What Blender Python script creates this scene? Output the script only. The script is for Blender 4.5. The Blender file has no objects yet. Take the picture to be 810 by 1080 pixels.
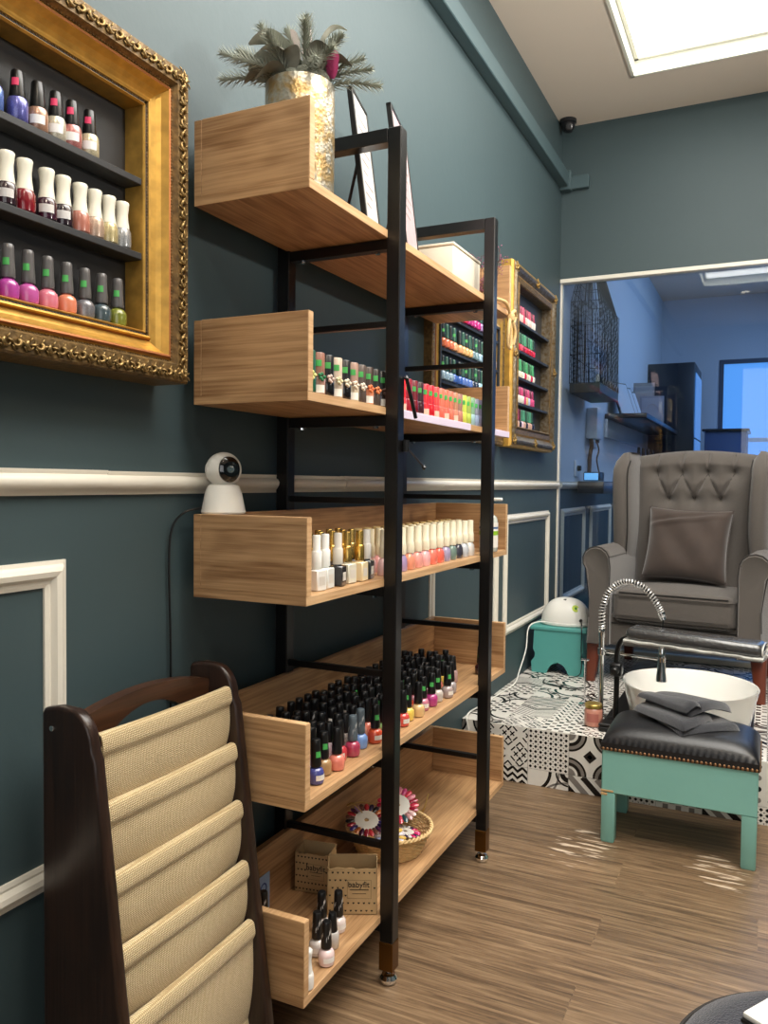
import bpy, bmesh, math, random
from mathutils import Vector, Matrix
PI = math.pi
rnd = random.Random(7)
SC = bpy.context.scene
COL = SC.collection

# ---------------------------------------------------------------- camera
cd = bpy.data.cameras.new('camera'); cam = bpy.data.objects.new('camera', cd); COL.objects.link(cam)
cd.sensor_fit = 'VERTICAL'; cd.sensor_height = 36; cd.lens = 850 / 1080 * 36; cd.clip_start = 0.02; cd.clip_end = 60
def cam_basis():
    Y = Vector((812 - 405, 513 - 540, 850)).normalized()
    r = math.radians(0.6); hd = Vector((math.cos(r), math.sin(r), 0))
    Z = Y.cross(hd).normalized()
    if Z.y > 0: Z = -Z
    X = Y.cross(Z)
    return Matrix((X, Y, Z))
Rw = cam_basis()
mw = Matrix.Identity(4)
for i in range(3):
    mw[i][0] = Rw[i][0]; mw[i][1] = -Rw[i][1]; mw[i][2] = -Rw[i][2]
mw.translation = Vector((0, 0, 1.05))
cam.matrix_world = mw
SC.camera = cam

# ---------------------------------------------------------------- light and exposure
SC.view_settings.view_transform = 'Standard'; SC.view_settings.look = 'None'
SC.view_settings.gamma = 1; SC.view_settings.use_curve_mapping = False
SC.view_settings.exposure = 0.0
world = bpy.data.worlds.new('World'); SC.world = world; world.use_nodes = True
bg = world.node_tree.nodes['Background']; bg.inputs[0].default_value = (0.16, 0.42, 1.0, 1); bg.inputs[1].default_value = 0.9
def area(name, loc, rot, sx, sy, power, color, shape='RECTANGLE'):
    l = bpy.data.lights.new(name, 'AREA'); l.shape = shape; l.size = sx; l.size_y = sy; l.energy = power; l.color = color
    o = bpy.data.objects.new(name, l); COL.objects.link(o); o.location = loc; o.rotation_euler = rot; return o
def spot(name, loc, target, power, color, angle=90, blend=.6, r=.04):
    l = bpy.data.lights.new(name, 'SPOT'); l.energy = power; l.color = color; l.spot_size = math.radians(angle); l.spot_blend = blend; l.shadow_soft_size = r
    o = bpy.data.objects.new(name, l); COL.objects.link(o); o.location = loc
    d = Vector(target) - Vector(loc); o.rotation_euler = d.to_track_quat('-Z', 'Y').to_euler(); return o
# lit panel in the ceiling recess
area('recess_light', (0.1, 1.75, 2.895), (0, 0, 0), 1.3, 2.5, 78, (1, .965, .90))
# soft fill added behind the camera, styled as window light
area('added_front_fill', (0.9, -1.5, 1.5), (math.radians(90), 0, 0), 2.4, 1.7, 8, (1, .97, .93))
# added uplight to brighten the ceiling; its right-wall sconce is invented
spot('added_ceiling_uplight', (2.26, 1.5, 1.93), (.2, 1.8, 3.05), 700, (1, .93, .84), 92, .9, .08)
# downlights added out of view to lift the overall brightness
ADDED_DOWNLIGHTS = [(0.25, -0.35, 2.83), (-0.25, 0.1, 2.83), (1.0, 1.2, 2.83)]
spot('added_downlight_a', (0.25, -0.35, 2.81), (-0.75, 1.0, 0.3), 40, (1, .86, .68), 100, .7, .05)
spot('added_downlight_b', (-0.25, 0.10, 2.81), (-0.75, 0.8, 0.6), 6, (1, .86, .68), 110, .8, .05)
spot('added_downlight_c', (1.0, 1.2, 2.81), (-0.3, 2.7, 0.2), 40, (1, .9, .76), 95, .7, .05)
# daylight in the room behind the glass
area('daylight_behind_glass', (0.6, 6.2, 2.6), (0, 0.35, 0), 1.4, 2.6, 34, (.38, .60, 1))

# ---------------------------------------------------------------- materials
def lin(v):
    v = v / 255.0
    return v / 12.92 if v <= .04045 else ((v + .055) / 1.055) ** 2.4
def rgb(r, g, b): return (lin(r), lin(g), lin(b), 1)
MC = {}
def mat(name, col, rough=.5, metal=0, coat=0, bump=0, bscale=60, var=0, vscale=8, emit=None, trans=0, sheen=0, alpha=1, dark=None):
    if name in MC: return MC[name]
    m = bpy.data.materials.new(name); m.use_nodes = True; nt = m.node_tree; b = nt.nodes['Principled BSDF']
    b.inputs['Base Color'].default_value = col; b.inputs['Roughness'].default_value = rough; b.inputs['Metallic'].default_value = metal
    b.inputs['Coat Weight'].default_value = coat; b.inputs['Coat Roughness'].default_value = .08
    b.inputs['Transmission Weight'].default_value = trans; b.inputs['Sheen Weight'].default_value = sheen
    b.inputs['Alpha'].default_value = alpha
    tc = nt.nodes.new('ShaderNodeTexCoord')
    if bump:
        n = nt.nodes.new('ShaderNodeTexNoise'); n.inputs['Scale'].default_value = bscale; n.inputs['Detail'].default_value = 4
        nt.links.new(tc.outputs['Object'], n.inputs['Vector'])
        bp = nt.nodes.new('ShaderNodeBump'); bp.inputs['Strength'].default_value = bump; bp.inputs['Distance'].default_value = .004
        nt.links.new(n.outputs['Fac'], bp.inputs['Height']); nt.links.new(bp.outputs['Normal'], b.inputs['Normal'])
    if var:
        n = nt.nodes.new('ShaderNodeTexNoise'); n.inputs['Scale'].default_value = vscale; n.inputs['Detail'].default_value = 5
        nt.links.new(tc.outputs['Object'], n.inputs['Vector'])
        cr = nt.nodes.new('ShaderNodeValToRGB'); cr.color_ramp.elements[0].position = .3; cr.color_ramp.elements[1].position = .7
        d = dark or tuple(c * (1 - var) for c in col[:3]) + (1,)
        cr.color_ramp.elements[0].color = d; cr.color_ramp.elements[1].color = tuple(min(1, c * (1 + var * .5)) for c in col[:3]) + (1,)
        nt.links.new(n.outputs['Fac'], cr.inputs[0]); nt.links.new(cr.outputs[0], b.inputs['Base Color'])
    if emit: b.inputs['Emission Color'].default_value = emit[0]; b.inputs['Emission Strength'].default_value = emit[1]
    MC[name] = m; return m
def wood(name, axis, light, dark, rough=.45, scale=1.0, knots=True):
    # grain runs along 'axis'
    if name in MC: return MC[name]
    m = bpy.data.materials.new(name); m.use_nodes = True; nt = m.node_tree; b = nt.nodes['Principled BSDF']; L = nt.links
    b.inputs['Roughness'].default_value = rough
    tc = nt.nodes.new('ShaderNodeTexCoord'); mp = nt.nodes.new('ShaderNodeMapping')
    s = [11 * scale] * 3; s['xyz'.index(axis)] = 2.6 * scale; mp.inputs['Scale'].default_value = s
    L.new(tc.outputs['Object'], mp.inputs['Vector'])
    n1 = nt.nodes.new('ShaderNodeTexNoise'); n1.inputs['Scale'].default_value = 1.2; n1.inputs['Detail'].default_value = 2; n1.inputs['Distortion'].default_value = .6
    L.new(mp.outputs[0], n1.inputs['Vector'])
    mul = nt.nodes.new('ShaderNodeMath'); mul.operation = 'MULTIPLY'; mul.inputs[1].default_value = 16; L.new(n1.outputs['Fac'], mul.inputs[0])
    sn = nt.nodes.new('ShaderNodeMath'); sn.operation = 'SINE'; L.new(mul.outputs[0], sn.inputs[0])
    mp2 = nt.nodes.new('ShaderNodeMapping'); s2 = [210 * scale] * 3; s2['xyz'.index(axis)] = 6 * scale; mp2.inputs['Scale'].default_value = s2
    L.new(tc.outputs['Object'], mp2.inputs['Vector'])
    n2 = nt.nodes.new('ShaderNodeTexNoise'); n2.inputs['Scale'].default_value = 1; n2.inputs['Detail'].default_value = 3; L.new(mp2.outputs[0], n2.inputs['Vector'])
    a = nt.nodes.new('ShaderNodeMath'); a.operation = 'MULTIPLY_ADD'; a.inputs[1].default_value = .11; a.inputs[2].default_value = 0; L.new(sn.outputs[0], a.inputs[0])
    ad = nt.nodes.new('ShaderNodeMath'); ad.operation = 'ADD'; L.new(a.outputs[0], ad.inputs[0]); L.new(n2.outputs['Fac'], ad.inputs[1])
    cr = nt.nodes.new('ShaderNodeValToRGB'); cr.color_ramp.elements[0].position = .25; cr.color_ramp.elements[1].position = .72
    cr.color_ramp.elements[0].color = dark; cr.color_ramp.elements[1].color = light
    L.new(ad.outputs[0], cr.inputs[0]); L.new(cr.outputs[0], b.inputs['Base Color'])
    bp = nt.nodes.new('ShaderNodeBump'); bp.inputs['Strength'].default_value = .15; bp.inputs['Distance'].default_value = .002
    L.new(n2.outputs['Fac'], bp.inputs['Height']); L.new(bp.outputs['Normal'], b.inputs['Normal'])
    MC[name] = m; return m
def floor_mat():
    m = bpy.data.materials.new('vinyl_planks'); m.use_nodes = True; nt = m.node_tree; b = nt.nodes['Principled BSDF']; L = nt.links
    tc = nt.nodes.new('ShaderNodeTexCoord')
    br = nt.nodes.new('ShaderNodeTexBrick'); br.offset = .37; br.inputs['Scale'].default_value = 1
    br.inputs['Brick Width'].default_value = .92; br.inputs['Row Height'].default_value = .152; br.inputs['Mortar Size'].default_value = .0012
    br.inputs['Color1'].default_value = (.0, .0, .0, 1); br.inputs['Color2'].default_value = (1, 1, 1, 1); br.inputs['Mortar'].default_value = (.35, .35, .35, 1)
    L.new(tc.outputs['Object'], br.inputs['Vector'])
    mp = nt.nodes.new('ShaderNodeMapping'); mp.inputs['Scale'].default_value = (2.6, 52, 1); L.new(tc.outputs['Object'], mp.inputs['Vector'])
    va = nt.nodes.new('ShaderNodeVectorMath'); va.operation = 'ADD'; sc = nt.nodes.new('ShaderNodeVectorMath'); sc.operation = 'SCALE'; sc.inputs['Scale'].default_value = 7
    L.new(br.outputs['Color'], sc.inputs[0]); L.new(mp.outputs[0], va.inputs[0]); L.new(sc.outputs[0], va.inputs[1])
    n = nt.nodes.new('ShaderNodeTexNoise'); n.inputs['Scale'].default_value = 1.6; n.inputs['Detail'].default_value = 6; n.inputs['Distortion'].default_value = .9; n.inputs['Roughness'].default_value = .62
    L.new(va.outputs[0], n.inputs['Vector'])
    cr = nt.nodes.new('ShaderNodeValToRGB'); e = cr.color_ramp.elements; e[0].position = .30; e[1].position = .72
    e[0].color = rgb(76, 59, 43); e[1].color = rgb(160, 134, 103); x = e.new(.5); x.color = rgb(122, 98, 73)
    L.new(n.outputs['Fac'], cr.inputs[0])
    mx = nt.nodes.new('ShaderNodeMixRGB'); mx.blend_type = 'MULTIPLY'; mx.inputs[0].default_value = .22
    L.new(cr.outputs[0], mx.inputs[1]); L.new(br.outputs['Color'], mx.inputs[2])
    # pale scuffs worn through the plank print in front of the footstool
    mp3 = nt.nodes.new('ShaderNodeMapping'); mp3.inputs['Scale'].default_value = (9, 70, 1); L.new(tc.outputs['Object'], mp3.inputs['Vector'])
    n3 = nt.nodes.new('ShaderNodeTexNoise'); n3.inputs['Scale'].default_value = 1; n3.inputs['Detail'].default_value = 3; L.new(mp3.outputs[0], n3.inputs['Vector'])
    sx = nt.nodes.new('ShaderNodeSeparateXYZ'); L.new(tc.outputs['Object'], sx.inputs[0])
    def near(cx, cy, rx, ry):
        v = nt.nodes.new('ShaderNodeVectorMath'); v.operation = 'SUBTRACT'; v.inputs[1].default_value = (cx, cy, 0); L.new(tc.outputs['Object'], v.inputs[0])
        w = nt.nodes.new('ShaderNodeVectorMath'); w.operation = 'MULTIPLY'; w.inputs[1].default_value = (1 / rx, 1 / ry, 0); L.new(v.outputs[0], w.inputs[0])
        l = nt.nodes.new('ShaderNodeVectorMath'); l.operation = 'LENGTH'; L.new(w.outputs[0], l.inputs[0])
        r = nt.nodes.new('ShaderNodeMapRange'); r.inputs[1].default_value = .4; r.inputs[2].default_value = 1.1; r.inputs[3].default_value = .085; r.inputs[4].default_value = -.2
        L.new(l.outputs['Value'], r.inputs[0]); return r
    r1 = near(-.46, 2.33, .13, .22); r2 = near(-.1, 2.35, .12, .2)
    mxx = nt.nodes.new('ShaderNodeMath'); mxx.operation = 'MAXIMUM'; L.new(r1.outputs[0], mxx.inputs[0]); L.new(r2.outputs[0], mxx.inputs[1])
    ad = nt.nodes.new('ShaderNodeMath'); ad.operation = 'ADD'; L.new(n3.outputs['Fac'], ad.inputs[0]); L.new(mxx.outputs[0], ad.inputs[1])
    st = nt.nodes.new('ShaderNodeMapRange'); st.inputs[1].default_value = .60; st.inputs[2].default_value = .68; L.new(ad.outputs[0], st.inputs[0])
    m2 = nt.nodes.new('ShaderNodeMixRGB'); m2.inputs[2].default_value = rgb(196, 178, 156); L.new(st.outputs[0], m2.inputs[0]); L.new(mx.outputs[0], m2.inputs[1])
    L.new(m2.outputs[0], b.inputs['Base Color'])
    b.inputs['Roughness'].default_value = .38
    bp = nt.nodes.new('ShaderNodeBump'); bp.inputs['Strength'].default_value = .25; bp.inputs['Distance'].default_value = .002; L.new(n.outputs['Fac'], bp.inputs['Height']); L.new(bp.outputs['Normal'], b.inputs['Normal'])
    return m
def glass_mat():
    m = bpy.data.materials.new('clear_pane'); m.use_nodes = True; nt = m.node_tree; nt.nodes.clear(); L = nt.links
    o = nt.nodes.new('ShaderNodeOutputMaterial'); t = nt.nodes.new('ShaderNodeBsdfTransparent'); t.inputs[0].default_value = (.93, .97, 1, 1)
    g = nt.nodes.new('ShaderNodeBsdfGlossy'); g.inputs['Roughness'].default_value = .01
    f = nt.nodes.new('ShaderNodeFresnel'); f.inputs['IOR'].default_value = 1.55; mx = nt.nodes.new('ShaderNodeMixShader')
    L.new(f.outputs[0], mx.inputs[0]); L.new(t.outputs[0], mx.inputs[1]); L.new(g.outputs[0], mx.inputs[2]); L.new(mx.outputs[0], o.inputs[0]); return m
def weave(name, c1, c2, scale=260, rough=.9):
    m = bpy.data.materials.new(name); m.use_nodes = True; nt = m.node_tree; b = nt.nodes['Principled BSDF']; L = nt.links
    b.inputs['Roughness'].default_value = rough; b.inputs['Sheen Weight'].default_value = .2
    tc = nt.nodes.new('ShaderNodeTexCoord'); s = []
    for ax in 'YZ':
        w = nt.nodes.new('ShaderNodeTexWave'); w.bands_direction = ax; w.inputs['Scale'].default_value = scale / 3.14 / 2; w.inputs['Distortion'].default_value = 1.2; w.inputs['Detail'].default_value = 1; w.inputs['Detail Scale'].default_value = 4
        L.new(tc.outputs['Object'], w.inputs['Vector']); s.append(w)
    a = nt.nodes.new('ShaderNodeMath'); a.operation = 'MULTIPLY'; L.new(s[0].outputs['Fac'], a.inputs[0]); L.new(s[1].outputs['Fac'], a.inputs[1])
    cr = nt.nodes.new('ShaderNodeValToRGB'); cr.color_ramp.elements[0].color = c2; cr.color_ramp.elements[1].color = c1; cr.color_ramp.elements[1].position = .55
    L.new(a.outputs[0], cr.inputs[0]); L.new(cr.outputs[0], b.inputs['Base Color'])
    bp = nt.nodes.new('ShaderNodeBump'); bp.inputs['Strength'].default_value = .6; bp.inputs['Distance'].default_value = .002; L.new(a.outputs[0], bp.inputs['Height']); L.new(bp.outputs['Normal'], b.inputs['Normal'])
    return m
OAKL, OAKD = rgb(192, 153, 110), rgb(138, 100, 64)
M_OAKX = wood('oak_grain_across', 'x', OAKL, OAKD); M_OAKY = wood('oak_grain_along', 'y', OAKL, OAKD)
M_OAKEDGE = wood('oak_edge_banding', 'y', rgb(214, 176, 132), rgb(184, 142, 98), .45)
M_TEAL = mat('teal_wall_paint', rgb(62, 79, 83), .55, bump=.12, bscale=35, var=.06, vscale=1.2)
M_CEIL = mat('ceiling_paint', rgb(236, 222, 206), .9)
M_WHITE = mat('white_gloss_paint', rgb(232, 226, 212), .35, bump=.06, bscale=30)
M_RECESS = mat('recess_paint', rgb(238, 238, 225), .7)
M_BWHITE = mat('white_wall_paint', rgb(205, 212, 222), .7)
M_BLACK = mat('black_powder_coat', rgb(14, 13, 13), .33, bump=.05, bscale=300)
M_BBOX = mat('black_box_paint', rgb(38, 40, 43), .55)
M_CHROME = mat('chrome', (.82, .82, .82, 1), .08, 1)
M_BRASS = mat('aged_brass', rgb(120, 88, 48), .35, 1)
M_GOLD = mat('gilt', rgb(212, 166, 80), .38, .6, var=.25, vscale=40)
M_GOLDD = mat('antique_gilt', rgb(120, 94, 54), .5, .4, var=.6, vscale=90, bump=.4, bscale=160)
M_GOLDR = mat('red_gilt', rgb(158, 98, 56), .4, .7)
M_SILV = mat('silvered_gilt', rgb(150, 142, 128), .35, .8, var=.4, vscale=70, dark=rgb(120, 92, 48), bump=.3, bscale=140)
M_WALNUT = wood('dark_walnut', 'z', rgb(50, 33, 25), rgb(28, 19, 16), .3)
M_WALNUTY = wood('dark_walnut_rail', 'y', rgb(74, 46, 30), rgb(40, 26, 19), .3)
M_CANVAS = weave('beige_canvas', rgb(232, 212, 168), rgb(170, 146, 104), 640)
M_CHAIR = mat('grey_linen', rgb(90, 84, 79), .95, bump=.35, bscale=500, var=.12, vscale=300, sheen=.3)
M_PIPE = mat('piping_and_crease_shade', rgb(44, 41, 39), .9)
M_VELVET = mat('brown_velvet', rgb(62, 49, 42), .8, sheen=.5, var=.2, vscale=14)
M_DLEG = mat('reddish_leg_wood', rgb(110, 52, 34), .4)
M_LEATHER = mat('black_leather', rgb(26, 26, 28), .36, bump=.12, bscale=140)
M_TURQ = mat('turquoise_paint', rgb(134, 192, 182), .4, var=.05, vscale=6, bump=.05, bscale=40)
M_TURQP = mat('teal_plastic', rgb(84, 158, 152), .4)
M_TOWEL = mat('charcoal_towel', rgb(46, 48, 54), .97, bump=.8, bscale=420, sheen=.5)
M_CERAMIC = mat('white_ceramic', rgb(240, 238, 232), .12, coat=.6)
M_STONE = mat('black_stone', rgb(16, 15, 15), .3)
M_PLASTW = mat('white_plastic', rgb(238, 236, 228), .3)
M_PLASTB = mat('black_plastic', rgb(20, 20, 21), .3)
M_PAD = mat('plastic_wrapped_pad', rgb(62, 62, 62), .22, coat=1, bump=1, bscale=90)
M_FILM = mat('clear_film', rgb(205, 205, 198), .18, coat=1, bump=1, bscale=70)
M_KRAFT = mat('kraft_card', rgb(186, 156, 112), .85, var=.08, vscale=30)
M_WICKER = mat('pale_wicker', rgb(218, 186, 132), .7, var=.2, vscale=60)
M_PRINT = mat('dark_print', rgb(40, 34, 28), .7)
M_TWHITE = mat('tile_white', rgb(226, 222, 214), .25, var=.04, vscale=20)
M_TBLACK = mat('tile_black', rgb(24, 23, 23), .25)
M_TGREY = mat('tile_grey', rgb(128, 122, 116), .25)
M_GROUT = mat('grout', rgb(120, 112, 104), .8)
M_DARKW = mat('dark_cabinet', rgb(34, 36, 44), .3)
M_ROPE = mat('jute_rope', rgb(206, 174, 120), .85, bump=.5, bscale=300)
M_PANE = glass_mat()

# ---------------------------------------------------------------- geometry helpers
def NB(): return bmesh.new()
def addm(b, verts, faces, mi=0):
    vs = [b.verts.new(v) for v in verts]
    for f in faces:
        try: fc = b.faces.new([vs[i] for i in f]); fc.material_index = mi
        except ValueError: pass
def box(b, lo, hi, bev=.0, mi=0, mtx=None):
    c = [(lo[i] + hi[i]) / 2 for i in range(3)]; h = [abs(hi[i] - lo[i]) / 2 for i in range(3)]
    bev = min(bev, min(h) * .95)
    V = []; F = []
    if bev <= 0:
        for sx in (-1, 1):
            for sy in (-1, 1):
                for sz in (-1, 1): V.append((c[0] + sx * h[0], c[1] + sy * h[1], c[2] + sz * h[2]))
        F = [(0, 1, 3, 2), (4, 6, 7, 5), (0, 4, 5, 1), (2, 3, 7, 6), (0, 2, 6, 4), (1, 5, 7, 3)]
    else:
        idx = {}
        for sx in (-1, 1):
            for sy in (-1, 1):
                for sz in (-1, 1):
                    s = (sx, sy, sz)
                    for a in range(3):
                        p = [s[k] * (h[k] if k == a else h[k] - bev) + c[k] for k in range(3)]
                        idx[(s, a)] = len(V); V.append(tuple(p))
                    F.append((idx[(s, 0)], idx[(s, 1)], idx[(s, 2)]))
        for a in range(3):
            u, w = [k for k in range(3) if k != a]
            for s in (-1, 1):
                q = []
                for (su, sw) in ((-1, -1), (1, -1), (1, 1), (-1, 1)):
                    t = [0, 0, 0]; t[a] = s; t[u] = su; t[w] = sw; q.append(idx[(tuple(t), a)])
                F.append(tuple(q))
            for su in (-1, 1):
                for sw in (-1, 1):
                    t1 = [0, 0, 0]; t1[a] = -1; t1[u] = su; t1[w] = sw; t2 = list(t1); t2[a] = 1
                    F.append((idx[(tuple(t1), u)], idx[(tuple(t2), u)], idx[(tuple(t2), w)], idx[(tuple(t1), w)]))
    if mtx is not None: V = [tuple(mtx @ Vector(v)) for v in V]
    addm(b, V, F, mi)
def lathe(b, prof, seg=20, loc=(0, 0, 0), mi=0, mtx=None, sx=1, sy=1, cap=True):
    V = []; F = []; n = len(prof)
    for r, z in prof:
        for k in range(seg):
            a = 2 * PI * k / seg; V.append((r * math.cos(a) * sx + loc[0], r * math.sin(a) * sy + loc[1], z + loc[2]))
    for i in range(n - 1):
        for k in range(seg):
            k2 = (k + 1) % seg; F.append((i * seg + k, i * seg + k2, (i + 1) * seg + k2, (i + 1) * seg + k))
    if cap:
        F.append(tuple(range(seg))[::-1]); F.append(tuple(range((n - 1) * seg, n * seg)))
    if mtx is not None: V = [tuple(mtx @ Vector(v)) for v in V]
    addm(b, V, F, mi)
def tube(b, pts, r, seg=8, mi=0, closed=False, cap=True):
    pts = [Vector(p) for p in pts]; n = len(pts); R = r if isinstance(r, (list, tuple)) else [r] * n
    V = []; F = []; prev = None
    for i, p in enumerate(pts):
        if closed: d = pts[(i + 1) % n] - pts[i - 1]
        else: d = pts[min(i + 1, n - 1)] - pts[max(i - 1, 0)]
        if d.length < 1e-9: d = Vector((0, 0, 1))
        d.normalize()
        if prev is None:
            u = d.cross(Vector((0, 0, 1)))
            if u.length < .05: u = d.cross(Vector((1, 0, 0)))
        else: u = prev - d * prev.dot(d)
        u.normalize(); prev = u; w = d.cross(u)
        for k in range(seg):
            a = 2 * PI * k / seg; V.append(tuple(p + (u * math.cos(a) + w * math.sin(a)) * R[i]))
    m = n if closed else n - 1
    for i in range(m):
        j = (i + 1) % n
        for k in range(seg):
            k2 = (k + 1) % seg; F.append((i * seg + k, i * seg + k2, j * seg + k2, j * seg + k))
    if cap and not closed: F.append(tuple(range(seg))[::-1]); F.append(tuple(range((n - 1) * seg, n * seg)))
    addm(b, V, F, mi)
def loft(b, rings, cap=True, mi=0):
    n = len(rings[0]); V = [tuple(p) for r in rings for p in r]; F = []
    for i in range(len(rings) - 1):
        for k in range(n):
            k2 = (k + 1) % n; F.append((i * n + k, i * n + k2, (i + 1) * n + k2, (i + 1) * n + k))
    if cap: F.append(tuple(range(n))[::-1]); F.append(tuple(range((len(rings) - 1) * n, len(rings) * n)))
    addm(b, V, F, mi)
def prism(b, poly, fn, h0, h1, mi=0):
    loft(b, [[fn(u, v, h0) for u, v in poly], [fn(u, v, h1) for u, v in poly]], True, mi)
def sq(cx, cy, hx, hy, n=24, e=4):
    out = []
    for k in range(n):
        a = 2 * PI * k / n; c, s = math.cos(a), math.sin(a)
        out.append((cx + hx * math.copysign(abs(c) ** (2 / e), c), cy + hy * math.copysign(abs(s) ** (2 / e), s)))
    return out
def grid(b, fn, nu, nv, mi=0, closed_u=False):
    V = [tuple(fn(i / nu, j / nv)) for j in range(nv + 1) for i in range(nu + (0 if closed_u else 1))]; w = nu if closed_u else nu + 1
    F = []
    for j in range(nv):
        for i in range(nu):
            i2 = (i + 1) % w; F.append((j * w + i, j * w + i2, (j + 1) * w + i2, (j + 1) * w + i))
    addm(b, V, F, mi)
def bez(p, n=16):
    # Catmull-Rom through the points
    p = [Vector(q) for q in p]; q = [p[0]] + p + [p[-1]]; out = []
    for i in range(1, len(q) - 2):
        for k in range(n):
            t = k / n; a, c, d, e = q[i - 1], q[i], q[i + 1], q[i + 2]
            out.append(.5 * ((2 * c) + (d - a) * t + (2 * a - 5 * c + 4 * d - e) * t * t + (3 * c - a - 3 * d + e) * t ** 3))
    out.append(p[-1]); return out
def rbox(b, lo, hi, r, seg=4, mi=0, mtx=None, fn=None):
    t = bmesh.new(); bmesh.ops.create_cube(t, size=1)
    for v in t.verts: v.co = Vector([lo[i] + (v.co[i] + .5) * (hi[i] - lo[i]) for i in range(3)])
    if fn: bmesh.ops.subdivide_edges(t, edges=t.edges[:], cuts=6, use_grid_fill=True)
    es = [e for e in t.edges if e.calc_face_angle(0) > .5]
    bmesh.ops.bevel(t, geom=es, offset=r, segments=seg, affect='EDGES', profile=.5)
    t.verts.index_update(); V = [v.co.copy() for v in t.verts]
    if fn: V = [fn(v) for v in V]
    if mtx is not None: V = [mtx @ v for v in V]
    addm(b, V, [tuple(v.index for v in f.verts) for f in t.faces], mi); t.free()
def obj(name, b, mats, parent=None, ang=35, world=True, recalc=True):
    if recalc: bmesh.ops.recalc_face_normals(b, faces=b.faces[:])
    me = bpy.data.meshes.new(name)
    if parent is not None and world:
        o0 = thing_base(parent)
        for v in b.verts: v.co -= o0
    b.to_mesh(me); b.free()
    for m in (mats if isinstance(mats, (list, tuple)) else [mats]): me.materials.append(m)
    me.shade_smooth(); me.set_sharp_from_angle(angle=math.radians(ang))
    o = bpy.data.objects.new(name, me); COL.objects.link(o)
    if parent is not None: o.parent = parent
    return o
def thing_base(o):
    v = Vector((0, 0, 0))
    while o is not None: v += o.location; o = o.parent
    return v
def tag(o, label, cat, group=None):
    o['label'] = label; o['category'] = cat
    if group: o['group'] = group
    return o
def thing(name, label, cat, loc=(0, 0, 0), rz=0, group=None):
    o = bpy.data.objects.new(name, None); o.empty_display_size = .05; COL.objects.link(o); o.location = loc; o.rotation_euler = (0, 0, rz)
    return tag(o, label, cat, group)
def struct(name, b, m, ang=35):
    o = obj(name, b, m, None, ang); o['kind'] = 'structure'; return o
def plab(o, t): o['label'] = t; return o
ORD = ['first', 'second', 'third', 'fourth', 'fifth', 'sixth', 'seventh', 'eighth', 'ninth', 'tenth', 'eleventh', 'twelfth', 'thirteenth', 'fourteenth', 'fifteenth', 'sixteenth', 'seventeenth', 'eighteenth', 'nineteenth', 'twentieth'] + ['twenty-' + s for s in ('first', 'second', 'third', 'fourth', 'fifth', 'sixth', 'seventh', 'eighth', 'ninth')] + ['thirtieth']
def text_mesh(name, s, size, mtx, m, parent):
    # lettering as a thin mesh
    cu = bpy.data.curves.new(name, 'FONT'); cu.body = s; cu.size = size; cu.extrude = size * .02; cu.align_x = 'CENTER'; cu.align_y = 'CENTER'
    t = bpy.data.objects.new(name, cu); COL.objects.link(t)
    bpy.context.view_layer.update()
    me = bpy.data.meshes.new_from_object(t.evaluated_get(bpy.context.evaluated_depsgraph_get()))
    bpy.data.objects.remove(t); me.name = name
    me.transform(mtx); me.transform(Matrix.Translation(-thing_base(parent))); me.materials.clear(); me.materials.append(m)
    o = bpy.data.objects.new(name, me); COL.objects.link(o); o.parent = parent; return o

# ---------------------------------------------------------------- room shell
WX = -.985; YB = 4.10; ZC = 2.84; XR = 2.4; YN = -1.6; YF = 8.3
b = NB(); box(b, (WX - .12, YN, 0), (WX, YB, ZC)); struct('wall_left', b, M_TEAL)
b = NB(); box(b, (WX, YB, 2.085), (XR, YB + .09, ZC)); struct('wall_back', b, M_TEAL)
b = NB(); box(b, (XR, YN, 0), (XR + .1, YF, ZC)); struct('wall_right', b, M_TEAL)
b = NB(); box(b, (WX - .12, YN - .1, 0), (XR + .1, YN, ZC)); struct('wall_front', b, M_TEAL)
b = NB(); box(b, (WX - .12, YN - .1, -.06), (XR + .1, YF + .2, 0)); struct('floor', b, floor_mat())
b = NB(); box(b, (-.3, YN, .65), (2.1, YN + .006, 2.35)); struct('window_added', b, mat('added_window_glow', (.9, .95, 1, 1), .3, emit=((.85, .93, 1, 1), .7)))  # glowing pane added on the unseen wall to go with the front fill
b = NB()
for x in (-.34, .48, 1.28, 2.1): box(b, (x, YN, .61), (x + .04, YN + .03, 2.39))
box(b, (-.34, YN, .61), (2.14, YN + .03, .65)); box(b, (-.34, YN, 2.35), (2.14, YN + .03, 2.39)); struct('trim_added_window', b, M_DARKW)  # bars of the added window
# ceiling with a rectangular recess; the lit panel sits inside
RX0, RX1, RY0, RY1, RH = -.592, .8, .44, 3.715, .075
b = NB()
for lo, hi in (((WX - .12, YN - .1), (RX0, YF + .1)), ((RX1, YN - .1), (XR + .1, YF + .1)), ((RX0, YN - .1), (RX1, RY0)), ((RX0, RY1), (RX1, 4.7)), ((RX0, 6.9), (RX1, YF + .1))):
    box(b, (lo[0], lo[1], ZC), (hi[0], hi[1], ZC + .05))
struct('ceiling', b, M_CEIL)
b = NB()
for (y0, y1) in ((RY0, RY1), (4.7, 6.9)):
    t = .012
    box(b, (RX0, y0, ZC - .004), (RX0 + t, y1, ZC + RH)); box(b, (RX1 - t, y0, ZC - .004), (RX1, y1, ZC + RH))
    box(b, (RX0, y0, ZC - .004), (RX1, y0 + t, ZC + RH)); box(b, (RX0, y1 - t, ZC - .004), (RX1, y1, ZC + RH))
    box(b, (RX0, y0, ZC + RH), (RX1, y1, ZC + RH + .03))
struct('trim_1', b, M_RECESS)
pl = thing('recessed_light_panel', 'large glowing rectangular light panel set in the ceiling recess', 'ceiling light', (.1, 2.08, ZC + RH))
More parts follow.
